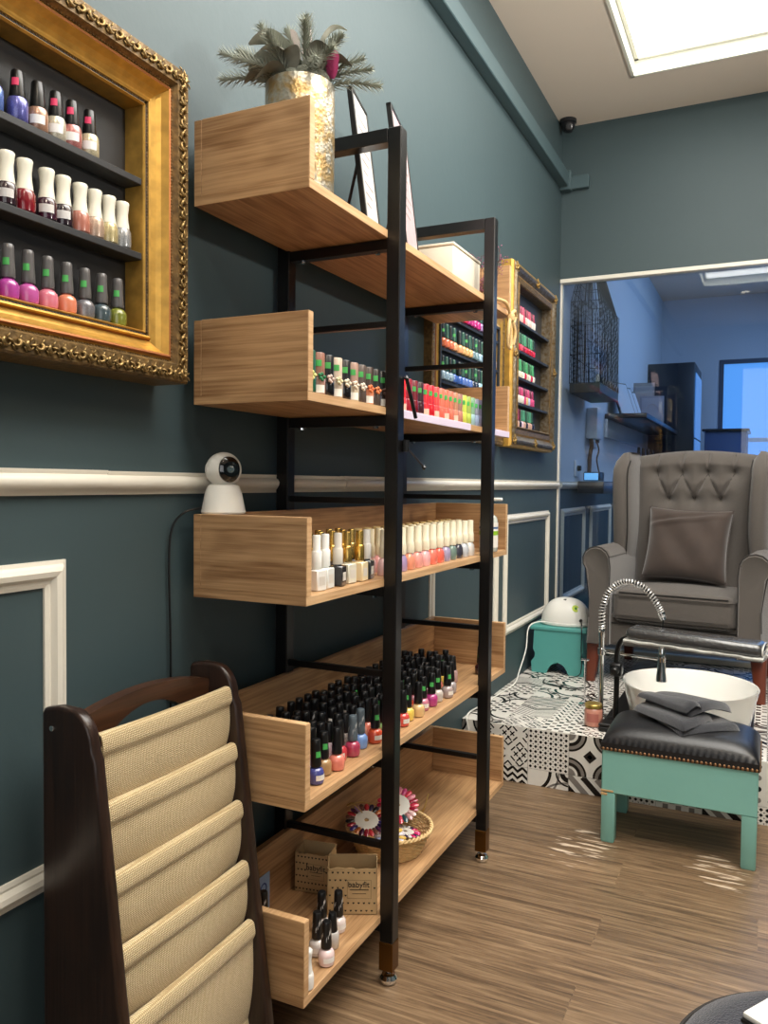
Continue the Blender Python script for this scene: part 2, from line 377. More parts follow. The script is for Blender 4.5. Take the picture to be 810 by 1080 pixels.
b = NB(); box(b, (RX0 + .03, RY0 + .03, ZC + RH - .012), (RX1 - .03, RY1 - .03, ZC + RH - .001), .003)
obj('diffuser', b, mat('lit_diffuser', (1, 1, 1, 1), .5, emit=((1, .99, .93, 1), 2.2)), pl)
b = NB()
for (x0, x1, y0, y1) in ((RX0 + .015, RX1 - .015, RY0 + .015, RY0 + .03), (RX0 + .015, RX1 - .015, RY1 - .03, RY1 - .015), (RX0 + .015, RX0 + .03, RY0 + .015, RY1 - .015), (RX1 - .03, RX1 - .015, RY0 + .015, RY1 - .015)):
    box(b, (x0, y0, ZC + RH - .016), (x1, y1, ZC + RH))
obj('frame', b, M_RECESS, pl)
for i, (x, y, z) in enumerate(ADDED_DOWNLIGHTS):
    t = thing('added_ceiling_downlight', ['added round recessed downlight behind the camera', 'added round recessed downlight above the big gold frame', 'added round recessed downlight right of the bright ceiling panel'][i], 'ceiling light', (x, y, ZC))  # unseen fixtures added to carry the extra downlights
    b = NB(); lathe(b, [(.05, -.006), (.05, 0), (.04, 0), (.04, -.006), (.05, -.006)], 24, (x, y, ZC), cap=False); obj('rim', b, M_PLASTW, t)
    b = NB(); lathe(b, [(.039, -.003), (.039, -.001)], 24, (x, y, ZC)); obj('lens', b, mat('added_downlight_lens', (1, 1, 1, 1), .5, emit=((1, .88, .7, 1), 6)), t)

t = thing('added_wall_sconce', 'added brass bowl uplighter sconce on the unseen right wall opposite the shelving', 'wall lamp', (XR, 1.5, 1.85))  # unseen fixture added to carry the ceiling uplight
b = NB(); lathe(b, [(.03, -.05), (.07, -.03), (.10, .02), (.105, .05), (.10, .05), (.09, .02), (.03, -.02)], 28, (2.26, 1.5, 1.86)); obj('bowl', b, M_BRASS, t)
b = NB(); box(b, (2.34, 1.47, 1.80), (2.398, 1.53, 1.90), .004); obj('wall_bracket', b, M_BRASS, t)

# moulding helper: profile (d outward in the wall plane, h off the wall) swept round a rectangle on the left wall
def rect_mould(b, y0, y1, z0, z1, prof, x0=WX, mis=None, sides='btlr'):
    n = len(prof)
    crn = [(y0, z0, -1, -1), (y1, z0, 1, -1), (y1, z1, 1, 1), (y0, z1, -1, 1)]
    rings = [[(x0 + h, cy + sy * d, cz + sz * d) for d, h in prof] for cy, cz, sy, sz in crn]
    for i in range(4):
        a, c = rings[i], rings[(i + 1) % 4]
        for k in range(n - 1):
            addm(b, [a[k], c[k], c[k + 1], a[k + 1]], [(0, 1, 2, 3)], mis[k] if mis else 0)
def hrun(b, y0, y1, z, prof, x0=WX, mi=0):
    loft(b, [[(x0 + h, y, z + d) for d, h in prof] for y in (y0, y1)], True, mi)
RAIL = [(-.020, 0), (-.020, .006), (-.014, .009), (-.012, .013), (-.004, .019), (.004, .020), (.010, .016), (.013, .010), (.017, .012), (.020, .012), (.020, 0)]
PAN = [(0, 0), (0, .004), (.006, .006), (.010, .005), (.016, .013), (.024, .015), (.030, .012), (.034, .006), (.040, .005), (.040, 0)]
b = NB(); hrun(b, YN, .992, 1.045, RAIL); hrun(b, .993, 1.80, 1.0445, [(d * .97, h * .93) for d, h in RAIL]); hrun(b, 1.801, YB, 1.045, RAIL)
struct('trim_2', b, M_WHITE, 50)
b = NB(); rect_mould(b, .10, .870, .463, .886, PAN); struct('trim_3', b, M_WHITE, 50)
b = NB(); rect_mould(b, 2.44, 3.075, .463, .880, PAN); struct('trim_4', b, M_WHITE, 50)
b = NB(); rect_mould(b, 3.245, 3.895, .455, .880, PAN); struct('trim_5', b, M_WHITE, 50)
b = NB(); hrun(b, YN, 2.72, .05, [(-.05, 0), (-.05, .014), (.03, .014), (.05, .004), (.05, 0)]); struct('baseboard_left', b, M_TEAL)
# boxed trunking high on the left wall, returning on the back wall
b = NB(); box(b, (WX, YN, 2.53), (WX + .045, YB, 2.60), .003); box(b, (WX, YB - .03, 2.52), (WX + .14, YB, 2.585), .003); box(b, (WX, YB - .05, 2.515), (WX + .055, YB, 2.61), .003)
struct('trim_6', b, mat('teal_trunking', rgb(70, 90, 95), .45))
# glass partition
b = NB(); box(b, (WX, YB + .03, .2), (XR, YB + .042, 2.07)); o = struct('window_1', b, M_PANE)
b = NB(); box(b, (WX, YB - .004, 2.066), (XR, YB + .05, 2.086), .002); box(b, (WX, YB + .01, .2), (WX + .008, YB + .05, 2.066), .001); box(b, (WX, YB + .01, .2), (XR, YB + .055, .225), .002)
box(b, (1.1, YB + .02, .2), (1.13, YB + .055, 2.066), .002); struct('window_frame', b, M_WHITE)
b = NB(); box(b, (WX, YB + .01, 0), (XR, YB + .09, .2)); struct('wall_back_base', b, M_TEAL)

# ---------------------------------------------------------------- tiled platform
def clip(poly):
    for ax, lim, sg in ((0, 0, 1), (0, 1, -1), (1, 0, 1), (1, 1, -1)):
        out = []
        for i in range(len(poly)):
            p, q = poly[i - 1], poly[i]
            dp, dq = sg * (p[ax] - lim), sg * (q[ax] - lim)
            if (dp >= 0) != (dq >= 0):
                t = dp / (dp - dq); out.append((p[0] + (q[0] - p[0]) * t, p[1] + (q[1] - p[1]) * t))
            if dq >= 0: out.append(q)
        poly = out
        if len(poly) < 3: return []
    return poly
def arcband(cx, cy, r0, r1, a0, a1, n=10):
    return [(cx + r1 * math.cos(a0 + (a1 - a0) * k / n), cy + r1 * math.sin(a0 + (a1 - a0) * k / n)) for k in range(n + 1)] + [(cx + r0 * math.cos(a1 - (a1 - a0) * k / n), cy + r0 * math.sin(a1 - (a1 - a0) * k / n)) for k in range(n + 1)]
def line(x0, y0, x1, y1, w):
    d = math.hypot(x1 - x0, y1 - y0); nx, ny = -(y1 - y0) / d * w / 2, (x1 - x0) / d * w / 2
    return [(x0 + nx, y0 + ny), (x1 + nx, y1 + ny), (x1 - nx, y1 - ny), (x0 - nx, y0 - ny)]
def dia(x, y, r): return [(x - r, y), (x, y - r), (x + r, y), (x, y + r)]
def disc(x, y, r, n=12): return [(x + r * math.cos(2 * PI * k / n), y + r * math.sin(2 * PI * k / n)) for k in range(n)]
def quad_bands(out, cx, cy, bands):
    a0 = {(0, 0): 0, (1, 0): PI / 2, (1, 1): PI, (0, 1): -PI / 2}[(cx, cy)]
    for r0, r1, m in bands:
        p = arcband(cx, cy, r0, r1, a0, a0 + PI / 2); n = len(p) // 2
        for k in range(n - 1): out.append(([p[k], p[k + 1], p[2 * n - 2 - k], p[2 * n - 1 - k]], m))
def pattern(k):
    o = []; K, G, W = 1, 2, 0
    if k == 0:      # diagonal stripes
        for i in range(-6, 8): o.append((line(i / 6, 0, i / 6 + 1, 1, .055), K if i % 3 else G))
    elif k == 1:    # diamond lattice with dots
        for i in range(8):
            for j in range(8):
                o.append((dia((i + .5) / 8, (j + .5) / 8, .042), K))
                if i and j: o.append((dia(i / 8, j / 8, .018), K))
    elif k == 2:    # zigzag
        for j in range(-1, 7):
            for i in range(4):
                x = i / 4; y = j / 6
                o.append(([(x, y), (x + .125, y + .11), (x + .125, y + .19), (x, y + .08)], K)); o.append(([(x + .125, y + .11), (x + .25, y), (x + .25, y + .08), (x + .125, y + .19)], K))
    elif k == 3:    # quarter rings and star
        for c in ((0, 0), (1, 0), (0, 1), (1, 1)): quad_bands(o, c[0], c[1], [(.0, .16, G), (.22, .30, K), (.30, .38, G), (.38, .43, K)])
        o.append((dia(.5, .5, .16), K)); o.append((dia(.5, .5, .07), G))
    elif k == 4:    # broken diamond trellis
        for i in range(-5, 6):
            for s in (1, -1):
                for q in range(8):
                    if (q + i) % 3 == 0: continue
                    t = q / 8; x = i / 5 + t if s > 0 else 1 - i / 5 - t; x2 = x + s * .105
                    o.append((line(x, t, x2, t + .105, .035), K))
    elif k == 5:    # checks and bars
        for i in range(4):
            for j in range(4):
                x, y = i / 4, j / 4
                o.append((line(x, y + .02, x + .2, y + .14, .05), K)); o.append(([(x + .02, y + .17), (x + .12, y + .17), (x + .12, y + .24), (x + .02, y + .24)], G))
    elif k == 6:    # dots
        for i in range(4):
            for j in range(4): o.append((disc((i + .5) / 4, (j + .5) / 4, .06), K if (i + j) % 2 else G))
    elif k == 7:    # big curved leaf
        for c in ((0, 0), (1, 1)): quad_bands(o, c[0], c[1], [(.52, .60, K), (.75, .80, G)])
        for c in ((1, 0), (0, 1)): quad_bands(o, c[0], c[1], [(.08, .2, K), (.27, .31, K)])
        o.append((dia(.5, .5, .12), K))
    elif k == 8:    # chevron hatch
        for j in range(9):
            o.append((line(0, j / 8, .5, j / 8 - .3, .03), K)); o.append((line(.5, j / 8 - .3, 1, j / 8, .03), K)); 
        for j in range(1, 4): o.append((line(0, j / 8 + .8, .5, j / 8 + .5, .03), K)); o.append((line(.5, j / 8 + .5, 1, j / 8 + .8, .03), K))
    elif k == 9:    # fine squares
        for i in range(7):
            for j in range(7):
                if (i + j) % 2: o.append(([(i / 7 + .01, j / 7 + .01), (i / 7 + .13, j / 7 + .01), (i / 7 + .13, j / 7 + .13), (i / 7 + .01, j / 7 + .13)], K if j % 2 else G))
    elif k == 10:   # bold diagonals grey and black
        for i in range(-3, 5): o.append((line(i / 3, 1, i / 3 + 1, 0, .14), K if i % 2 else G))
    elif k == 11:   # crossed curves
        for c in ((0, 0), (1, 0), (0, 1), (1, 1)): quad_bands(o, c[0], c[1], [(.44, .52, K), (.62, .65, K)])
        o.append((disc(.5, .5, .07), G))
    return [(q, m) for q, m in ((clip(p), m) for p, m in o) if len(q) > 2]
PYF = 2.735; PZ = .2; TS = .1425
b = NB(); box(b, (WX + .001, PYF + .004, 0), (XR, YB + .008, PZ - .004))
for (A, o3, du, dv, nn) in (('f', None, None, None, None),): pass
def lay(org, eu, ev, en, usz, vsz, seq, u_off=0, v_off=0):
    nu = int(math.ceil((usz + u_off) / TS)); nv = int(math.ceil((vsz + v_off) / TS))
    for j in range(nv):
        for i in range(nu):
            u0, u1 = max(0, i * TS - u_off), min(usz, (i + 1) * TS - u_off); v0, v1 = max(0, j * TS - v_off), min(vsz, (j + 1) * TS - v_off)
            if u1 - u0 < .004 or v1 - v0 < .004: continue
            g = .0008
            P = lambda u, v, h: tuple(org + eu * u + ev * v + en * h)
            loft(b, [[P(u0 + g, v0 + g, 0), P(u1 - g, v0 + g, 0), P(u1 - g, v1 - g, 0), P(u0 + g, v1 - g, 0)], [P(u0 + g, v0 + g, .004), P(u1 - g, v0 + g, .004), P(u1 - g, v1 - g, .004), P(u0 + g, v1 - g, .004)]], True, 1)
            rot = rnd.randrange(4); k = seq(i, j)
            if k is None: continue
            if isinstance(k, tuple): k, rot = k
            for q, m in pattern(k):
                pts = []
                for (x, y) in q:
                    for _ in range(rot): x, y = 1 - y, x
                    pts.append((i * TS - u_off + x * TS, j * TS - v_off + y * TS))
                cl = clip([((x - u0) / (u1 - u0), (y - v0) / (v1 - v0)) for x, y in pts])
                if len(cl) < 3: continue
                pp = [P(u0 + g + x * (u1 - u0 - 2 * g), v0 + g + y * (v1 - v0 - 2 * g), .0043) for x, y in cl]
                f = [b.verts.new(p) for p in pp]
                try: fc = b.faces.new(f); fc.material_index = m + 1; fc.normal_update()
                except ValueError: continue
                if fc.normal.dot(en) < 0: fc.normal_flip()
tr = random.Random(3)
front = {0: (3, 0), 1: (4, 0), 2: (1, 0), 3: (3, 0), 4: (7, 0), 5: (0, 0), 6: (6, 0), 7: (6, 0)}
bot = {0: (10, 0), 1: (2, 0), 2: (7, 1), 3: (10, 0), 4: (1, 0), 5: (9, 0), 6: (10, 0), 7: (1, 0)}
lay(Vector((WX + .001, PYF, 0)), Vector((1, 0, 0)), Vector((0, 0, 1)), Vector((0, -1, 0)), 2.2, .2, lambda i, j: (front if j else bot).get(i, (tr.randrange(12), 0)), .04, TS - .0575)
tops = [(11, 0), (4, 0), (9, 0), (5, 0), (8, 0), (1, 0), (2, 0), (0, 0)]
def topseq(i, j):
    T = {(0, 0): 7, (1, 0): 4, (2, 0): 9, (3, 0): 4, (0, 1): 9, (1, 1): 8, (2, 1): 5, (3, 1): 1, (0, 2): 11, (1, 2): 0, (2, 2): 5, (3, 2): 9, (0, 3): 9, (1, 3): 7, (2, 3): 11, (3, 3): 0, (1, 4): 7, (0, 4): 8, (2, 4): 9}
    return (T.get((i, j), tr.randrange(12)), tr.randrange(4))
lay(Vector((WX + .001, PYF - .004, PZ - .004)), Vector((1, 0, 0)), Vector((0, 1, 0)), Vector((0, 0, 1)), 2.2, YB - PYF, topseq)
po = obj('tiled_platform', b, [M_GROUT, M_TWHITE, M_TBLACK, M_TGREY], None, 35, recalc=False)
po['kind'] = 'structure'

# ---------------------------------------------------------------- shelving unit
SY0, SY1 = 1.183, 2.350; SXB, SXF = -.952, -.712
SZ = [.130, .478, .836, 1.188, 1.545]     # underside of each board
su = thing('open_shelving_unit', 'tall open shelving unit with five oak trays on a black metal frame', 'shelf unit', (-.83, 1.8, 0))
PY = (1.505, 2.115)
for px in (-.698, -.9605):
    for py in PY:
        b = NB(); box(b, (px - .015, py - .015, .09), (px + .015, py + .015, 1.765), .002); p = obj('post', b, M_BLACK, su)
        b = NB(); box(b, (px - .0158, py - .0158, .03), (px + .0158, py + .0158, .09), .001); obj('ferrule', b, M_BRASS, p)
        b = NB(); lathe(b, [(.006, .028), (.006, .02), (.014, .018), (.019, .011), (.018, .003), (.014, 0)], 20, (px, py, 0)); plab(obj('levelling_foot', b, M_CHROME, p), 'chrome levelling foot')
for py in PY:
    b = NB(); box(b, (-.9452, py - .0148, 1.736), (-.7133, py + .0148, 1.7648), .001); obj('top_bar', b, M_BLACK, su)
    for i, z in enumerate(SZ):
        b = NB(); box(b, (-.955, py - .011, z - .022), (-.711, py + .011, z - .001), .001)
        q = obj('crossbar', b, M_BLACK, su)
        b = NB()
        for x in (-.92, -.74): lathe(b, [(.006, -.0265), (.006, -.022)], 10, (x, py, z))
        obj('bolt', b, M_CHROME, q)
        if i < 4:
            zz = z + .167 if i else z + .152 + .0; zz = [.283, .645, 1.005, 1.367][i]
            b = NB(); box(b, (-.955, py - .007, zz), (-.711, py + .007, zz + .013), .001); obj('brace_bar', b, M_BLACK, su)
names = ['bottom', 'second', 'middle', 'fourth', 'top']
for i, z in enumerate(SZ):
    b = NB(); box(b, (SXB, SY0, z), (SXF, SY1, z + .016), .0008); bd = obj('shelf_board', b, M_OAKY, su)
    b = NB(); box(b, (SXF, SY0, z + .0004), (SXF + .0012, SY1, z + .0156)); obj('edge_banding', b, M_OAKEDGE, bd)
    zt = z + .152
    b = NB(); box(b, (SXB, SY0 - .0007, z), (SXF, SY0, z + .016)); box(b, (SXB, SY0 - .0007, z + .0165), (SXB + .0148, SY0, z + .1515)); obj('end_banding', b, M_OAKX, bd)
    b = NB(); box(b, (SXB, SY0, z + .0162), (SXB + .015, SY1, zt), .0008); obj('back_board', b, M_OAKY, su)
    for y in (SY0, SY1 - .016):
        b = NB(); box(b, (SXB + .0155, y, z + .0162), (SXF, y + .016, zt), .0008); e = obj('end_panel', b, M_OAKX, su)
        b = NB(); box(b, (SXF, y + .0003, z + .0165), (SXF + .0012, y + .0157, zt - .0004)); box(b, (SXB + .016, y + .0005, zt), (SXF, y + .0155, zt + .0006)); obj('edge_banding', b, M_OAKEDGE, e)
ST = [z + .016 for z in SZ]
M_LILAC = mat('pale_lilac_strip', rgb(222, 208, 226), .4)
for (a, c) in ((1.555, 2.0), (2.135, 2.345)):
    b = NB(); box(b, (SXF + .0014, a, SZ[3] - .001), (SXF + .0044, c, SZ[3] + .017), .0008)
    tag(obj('shelf_edge_strip', b, M_LILAC), ['long pale lilac strip along the front edge of the fourth oak shelf', 'short pale lilac strip at the far end of the fourth oak shelf edge'][a > 2], 'strip', 'lilac shelf edge strips')
b = NB(); box(b, (-.934, 1.203, ST[3] + .001), (-.928, 2.33, ST[3] + .094), .001)
tag(obj('display_riser_strip', b, mat('pink_acrylic', rgb(226, 176, 172), .3)), 'long pale pink strip standing behind the bottles on the fourth oak shelf', 'strip')

# ---------------------------------------------------------------- bottles
PC = {}
def pol(c, glit=0):
    k = ('pol', c, glit)
    if k not in PC: PC[k] = mat('polish_%d_%d_%d' % c, rgb(*c), .22 if not glit else .3, coat=.8, var=.5 if glit else 0, vscale=900, metal=.3 if glit else 0)
    return PC[k]
def capm(c, metal=0, rough=.3):
    k = ('cap', c, metal)
    if k not in PC: PC[k] = mat('cap_%d_%d_%d' % c, rgb(*c), rough, metal)
    return PC[k]
MESH = {}
def cmesh(key, fn, mats):
    if key not in MESH:
        b = NB(); fn(b); bmesh.ops.recalc_face_normals(b, faces=b.faces[:])
        me = bpy.data.meshes.new(key[0]); b.to_mesh(me); b.free()
        for m in mats: me.materials.append(m)
        me.shade_smooth(); me.set_sharp_from_angle(angle=math.radians(40)); MESH[key] = me
    return MESH[key]
def inst(name, me, parent):
    o = bpy.data.objects.new(name, me); COL.objects.link(o); o.parent = parent; return o
M_CLEARG = mat('bottle_glass', rgb(225, 225, 225), .08, coat=1)
M_LAB = mat('paper_label', rgb(236, 232, 224), .5)
M_GREENS = mat('green_sticker', rgb(72, 170, 84), .5)
M_PINKS = mat('pink_sticker', rgb(226, 60, 106), .5)
def bottle(kind, x, y, z, col, label, group, rz=0, cap=(20, 20, 21), sticker=None, parts=True, glit=0, s=1.0, band=None):
    z += .0008
    o = thing('nail_polish_bottle', label, 'nail polish', (x, y, z), rz, group)
    if s != 1: o.scale = (s, s, s)
    if kind == 'round':      # round body, tall tapering cap  (72 mm)
        inst('bottle', cmesh(('bottle', 'round', col, glit), lambda b: lathe(b, [(.0115, 0), (.0135, .0015), (.0145, .006), (.0147, .017), (.0138, .022), (.0105, .0262), (.0068, .028), (.0066, .031)], 16), [pol(col, glit)]), o)
        inst('cap', cmesh(('cap', 'round', cap), lambda b: lathe(b, [(.0094, .0295), (.0098, .031), (.0095, .040), (.0086, .052), (.0081, .068), (.0078, .0745), (.0066, .0760)], 14), [capm(cap)]), o)
    elif kind == 'tall':     # slim straight cap, cylinder body
        inst('bottle', cmesh(('bottle', 'tall', col, glit), lambda b: lathe(b, [(.0118, 0), (.0135, .002), (.0138, .020), (.0135, .027), (.0118, .031), (.0085, .0325)], 16), [pol(col, glit)]), o)
        inst('cap', cmesh(('cap', 'tall', cap), lambda b: lathe(b, [(.0100, .0325), (.0102, .035), (.0088, .050), (.0080, .066), (.0066, .068)], 14), [capm(cap)]), o)
    elif kind == 'waist':    # waisted ivory cap
        inst('bottle', cmesh(('bottle', 'waist', col, glit), lambda b: lathe(b, [(.0112, 0), (.0132, .002), (.0138, .010), (.0134, .024), (.0118, .0285), (.0105, .030)], 16), [pol(col, glit)]), o)
        inst('cap', cmesh(('cap', 'waist', cap), lambda b: lathe(b, [(.0110, .029), (.0104, .034), (.0090, .044), (.0088, .052), (.0100, .062), (.0107, .0675), (.0098, .069)], 16), [capm(cap)]), o)
    elif kind == 'tube':     # gel polish cylinder: body and cap the same width, same colour
        inst('bottle', cmesh(('bottle', 'tube', col), lambda b: lathe(b, [(.0130, 0), (.0142, .0015), (.0142, .0285), (.0135, .030)], 18), [pol(col)]), o)
        inst('cap', cmesh(('cap', 'tube', cap), lambda b: lathe(b, [(.0128, .0305), (.0128, .073), (.0118, .0745)], 18), [capm(cap)]), o)
    elif kind == 'dome':     # round-shouldered body, two-step cream cap (98 mm)
        inst('bottle', cmesh(('bottle', 'dome', col), lambda b: loft(b, [[(u, v, z) for u, v in sq(0, 0, hx, hx * .62, 20, 3)] for hx, z in ((.0165, 0), (.0175, .002), (.0176, .018), (.0160, .027), (.0120, .0335), (.0075, .037))]), [pol(col)]), o)
        inst('cap', cmesh(('cap', 'dome', cap), lambda b: lathe(b, [(.0102, .0372), (.0108, .040), (.0106, .058), (.0096, .0625), (.0090, .0635), (.0090, .094), (.0084, .0965)], 16), [capm(cap)]), o)
    elif kind == 'square':   # square glass block with slim metallic cap
        inst('bottle', cmesh(('bottle', 'square', col), lambda b: (box(b, (-.0135, -.0135, 0), (.0135, .0135, .038), .0018), lathe(b, [(.008, .038), (.008, .041)], 12)), [pol(col)]), o)
        inst('cap', cmesh(('cap', 'square', cap), lambda b: (lathe(b, [(.0095, .041), (.0098, .043), (.0098, .070), (.0082, .072), (.0076, .073), (.0076, .099), (.0068, .1005)], 14)), [capm(cap, .9 if cap[0] > cap[2] + 30 else 0, .25)]), o)
    if sticker and parts:
        m = {'g': M_GREENS, 'p': M_PINKS, 'w': M_LAB, 's': None}[sticker]
        if sticker == 's':   # slanting silver flashes on a black cap
            inst('printed_flash', cmesh(('printed_flash',), lambda b: [addm(b, [(math.cos(a) * .0092, math.sin(a) * .0092, z), (math.cos(a + .5) * .0092, math.sin(a + .5) * .0092, z + .007), (math.cos(a + .5) * .0078, math.sin(a + .5) * .0088, z + .014), (math.cos(a) * .0090, math.sin(a) * .0092, z + .007)], [(0, 1, 2, 3)]) for a, z in ((-1.2, .042), (-.6, .052), (.6, .042), (-2.4, .045))], [mat('silver_print', rgb(190, 190, 190), .3, .3)]), o)
        else:
            z0, z1, r0, r1 = {'tube': (.050, .061, .0130, .0130), 'round': (.046, .056, .0093, .0085), 'tall': (.046, .056, .0094, .0087)}.get(kind, (.046, .054, .0092, .0092))
            r0 += .0003; r1 += .0003
            inst('sticker', cmesh(('sticker', kind, sticker), lambda b: grid(b, lambda u, v: (math.cos(-1.5 + 1.0 * u) * (r0 + (r1 - r0) * v), math.sin(-1.5 + 1.0 * u) * (r0 + (r1 - r0) * v), z0 + (z1 - z0) * v), 8, 1), [m]), o)
    if band and parts:
        R = {'dome': None}.get(kind, .0147)
        z0, z1, r = {'round': (.008, .017, .01485), 'tall': (.008, .02, .01395), 'waist': (.009, .020, .0139), 'tube': (.003, .017, .0144)}.get(kind, (.008, .018, .0139))
        if kind == 'square': inst('front_label', cmesh(('front_label', 'sq', band), lambda b: box(b, (.0133, -.008, .010), (.0138, .008, .026)), [mat('label_%d_%d_%d' % band, rgb(*band), .5)]), o)
        elif kind != 'dome': inst('front_label', cmesh(('front_label', kind, band), lambda b: grid(b, lambda u, v: (math.cos(-1.5 + 1.5 * u) * r, math.sin(-1.5 + 1.5 * u) * r, z0 + (z1 - z0) * v), 8, 1), [mat('label_%d_%d_%d' % band, rgb(*band), .5)]), o)
    return o
CN = {}
def cname(c):
    base = {'red': (190, 30, 40), 'coral': (232, 110, 90), 'pink': (232, 140, 160), 'deep pink': (200, 50, 110), 'purple': (110, 60, 130), 'mauve': (150, 90, 130), 'blue': (70, 90, 170), 'pale blue': (130, 165, 215), 'navy': (35, 40, 80), 'black': (25, 22, 24), 'dark red': (90, 16, 26), 'brown': (110, 72, 56), 'tan': (188, 150, 118), 'beige': (222, 200, 172), 'white': (236, 232, 226), 'grey': (130, 130, 134), 'silver': (180, 182, 186), 'gold': (190, 158, 90), 'orange': (236, 120, 50), 'yellow': (226, 196, 70), 'lime': (190, 205, 80), 'olive': (120, 128, 60), 'green': (60, 120, 80), 'dark green': (24, 60, 46), 'teal': (70, 140, 140), 'mint': (170, 210, 180), 'lilac': (170, 150, 200), 'dark grey': (60, 58, 62), 'peach': (240, 180, 150)}
    return min(base, key=lambda n: sum((a - q) ** 2 for a, q in zip(base[n], c)))

# fourth tray (second from the floor is index 1): a dense crowd of black-capped bottles
PAL = [(70, 74, 140), (170, 130, 80), (224, 128, 110), (168, 60, 90), (200, 50, 60), (120, 160, 220), (214, 80, 50), (228, 196, 80), (150, 190, 120), (190, 160, 160), (210, 70, 60), (230, 200, 90), (222, 190, 140), (180, 110, 120), (168, 60, 120), (200, 190, 180), (150, 140, 135), (90, 40, 50), (60, 30, 40), (200, 180, 190), (120, 20, 40), (60, 60, 70), (236, 170, 150), (110, 70, 60), (30, 30, 34), (120, 60, 100), (160, 40, 70), (90, 110, 90), (220, 220, 215), (200, 120, 60)]
FRONT4 = [((1.272, -.742), (70, 74, 140), 'g'), ((1.318, -.752), (170, 134, 90), 'g'), ((1.352, -.742), (226, 130, 112), None), ((1.398, -.762), (200, 60, 70), None), ((1.436, -.752), (172, 60, 88), 'x'), ((1.486, -.760), (120, 156, 214), 'x'), ((1.532, -.748), (216, 84, 52), 'g'), ((1.58, -.752), (150, 190, 120), 'g'), ((1.622, -.746), (196, 168, 168), None), ((1.666, -.744), (212, 76, 66), None), ((1.712, -.752), (230, 200, 90), 'g'), ((1.752, -.742), (222, 186, 130), None), ((1.804, -.752), (198, 120, 140), 'g'), ((1.850, -.748), (170, 56, 120), 'g'), ((1.898, -.752), (196, 186, 176), 'g'), ((1.944, -.742), (168, 150, 146), 'g'), ((1.99, -.75), (160, 150, 150), None), ((2.225, -.748), (56, 26, 34), 'g'), ((2.268, -.748), (190, 206, 190), 'g')]
cnt = 0
for i, ((y, x), c, st) in enumerate(FRONT4):
    cap = (88, 100, 108) if st == 'x' else (20, 20, 21)
    extra = 'patterned grey cap' if st == 'x' else ('green-stickered cap' if st == 'g' else 'black cap')
    bottle('round', x, y, ST[1], c, '%s polish with %s, %s along the front of second tray up' % (cname(c), extra, ORD[i]), 'black-capped nail polishes on the second tray', rnd.uniform(-.5, .5), cap, 'g' if st == 'g' else ('s' if st == 'x' else None), band=(230, 224, 216) if i % 3 == 0 else None, s=1.08)
pr = random.Random(11); rows = [-.7855, -.8185, -.8515, -.8845, -.9165]
for r, x0 in enumerate(rows):
    y = 1.262 + .012 * (r % 2) + (0, .0, .01, .03, .05)[r]; k = 0; yend = (2.10, 2.14, 2.16, 2.14, 2.10)[r]
    while y < yend:
        c = PAL[pr.randrange(len(PAL))]; st = pr.choice([None, None, 'w', 'g', None, 's']) if r < 4 else None
        k += 1
        what = {'w': 'white-stickered cap', 'g': 'green-stickered cap', 's': 'silver-flashed cap', None: 'black cap'}[st]
        bottle(pr.choice(['round', 'round', 'tall']), x0 + pr.uniform(-.001, .001), y, ST[1], c, '%s polish with %s, %s in %s row of second tray up' % (cname(c), what, ORD[min(k - 1, 29)], ['second', 'third', 'fourth', 'fifth', 'rearmost'][r]), 'black-capped nail polishes on the second tray', pr.uniform(-1, 1), (20, 20, 21), st, s=1.08)
        y += pr.choice([.0335, .0345, .036, .038, .044])
# second tray from the top (index 3): gel cylinders with green dots
T3 = [((38, 92, 70), (30, 82, 62)), ((170, 128, 112), (142, 96, 80)), ((24, 24, 26), (22, 22, 24)), ((200, 180, 160), (196, 176, 156)), ((26, 24, 26), (24, 24, 26)), ((212, 196, 168), (160, 128, 112)), ((90, 76, 70), (84, 72, 66)), ((222, 140, 100), (70, 56, 50)), ((86, 76, 70), (40, 36, 34)), ((60, 50, 48), (30, 28, 28)), ((176, 140, 118), (196, 160, 138)), ((196, 36, 44), (206, 40, 48)), ((224, 70, 80), (210, 42, 50)), ((160, 36, 52), (140, 34, 48)), ((120, 26, 40), (110, 28, 40)), ((66, 30, 38), (54, 30, 36)), ((214, 44, 54), (206, 44, 56)), ((206, 36, 46), (196, 38, 50)), ((220, 70, 70), (214, 72, 70)), ((226, 110, 92), (222, 112, 90)), ((222, 104, 88), (204, 108, 84)), ((214, 120, 98), (196, 112, 88)), ((206, 132, 108), (178, 124, 96)), ((188, 128, 110), (150, 110, 98)), ((206, 214, 92), (190, 204, 80)), ((178, 196, 90), (150, 168, 84)), ((156, 188, 196), (124, 160, 130)), ((150, 166, 196), (128, 132, 148)), ((180, 176, 206), (150, 144, 170))]
FLO = [(230, 225, 150), (40, 120, 76), (214, 190, 180), (216, 208, 170), (228, 218, 196), (230, 216, 198), (226, 212, 198), (234, 132, 82), (232, 142, 92), (96, 66, 54), None]
for i, (c, cp) in enumerate(T3):
    y = 1.222 + i * .0325
    ob_ = bottle('tube', -.734, y, ST[3], c, '%s gel polish cylinder, %s along the fourth oak tray up' % (cname(c), ORD[i]), 'gel polish cylinders in the front row', .0, cp, 'g', band=(240, 236, 226) if i in (1, 3, 5, 7, 9) else ((246, 190, 170) if i in (12, 16, 18, 20, 22) else None))
    if i < 10: inst('flower_print', cmesh(('flower_print', i), lambda b: [lathe(b, [(.0001, -.0035), (.0035, -.001), (.0035, .0015), (.0001, .0038)], 7, (.0125 + .0015 * math.cos(q * 2), -.007 + .0065 * math.cos(q * 1.26) , .031 + .0055 * math.sin(q * 1.26))) for q in range(5)], [mat('flower_%d' % i, rgb(*FLO[i]), .6)]), ob_)
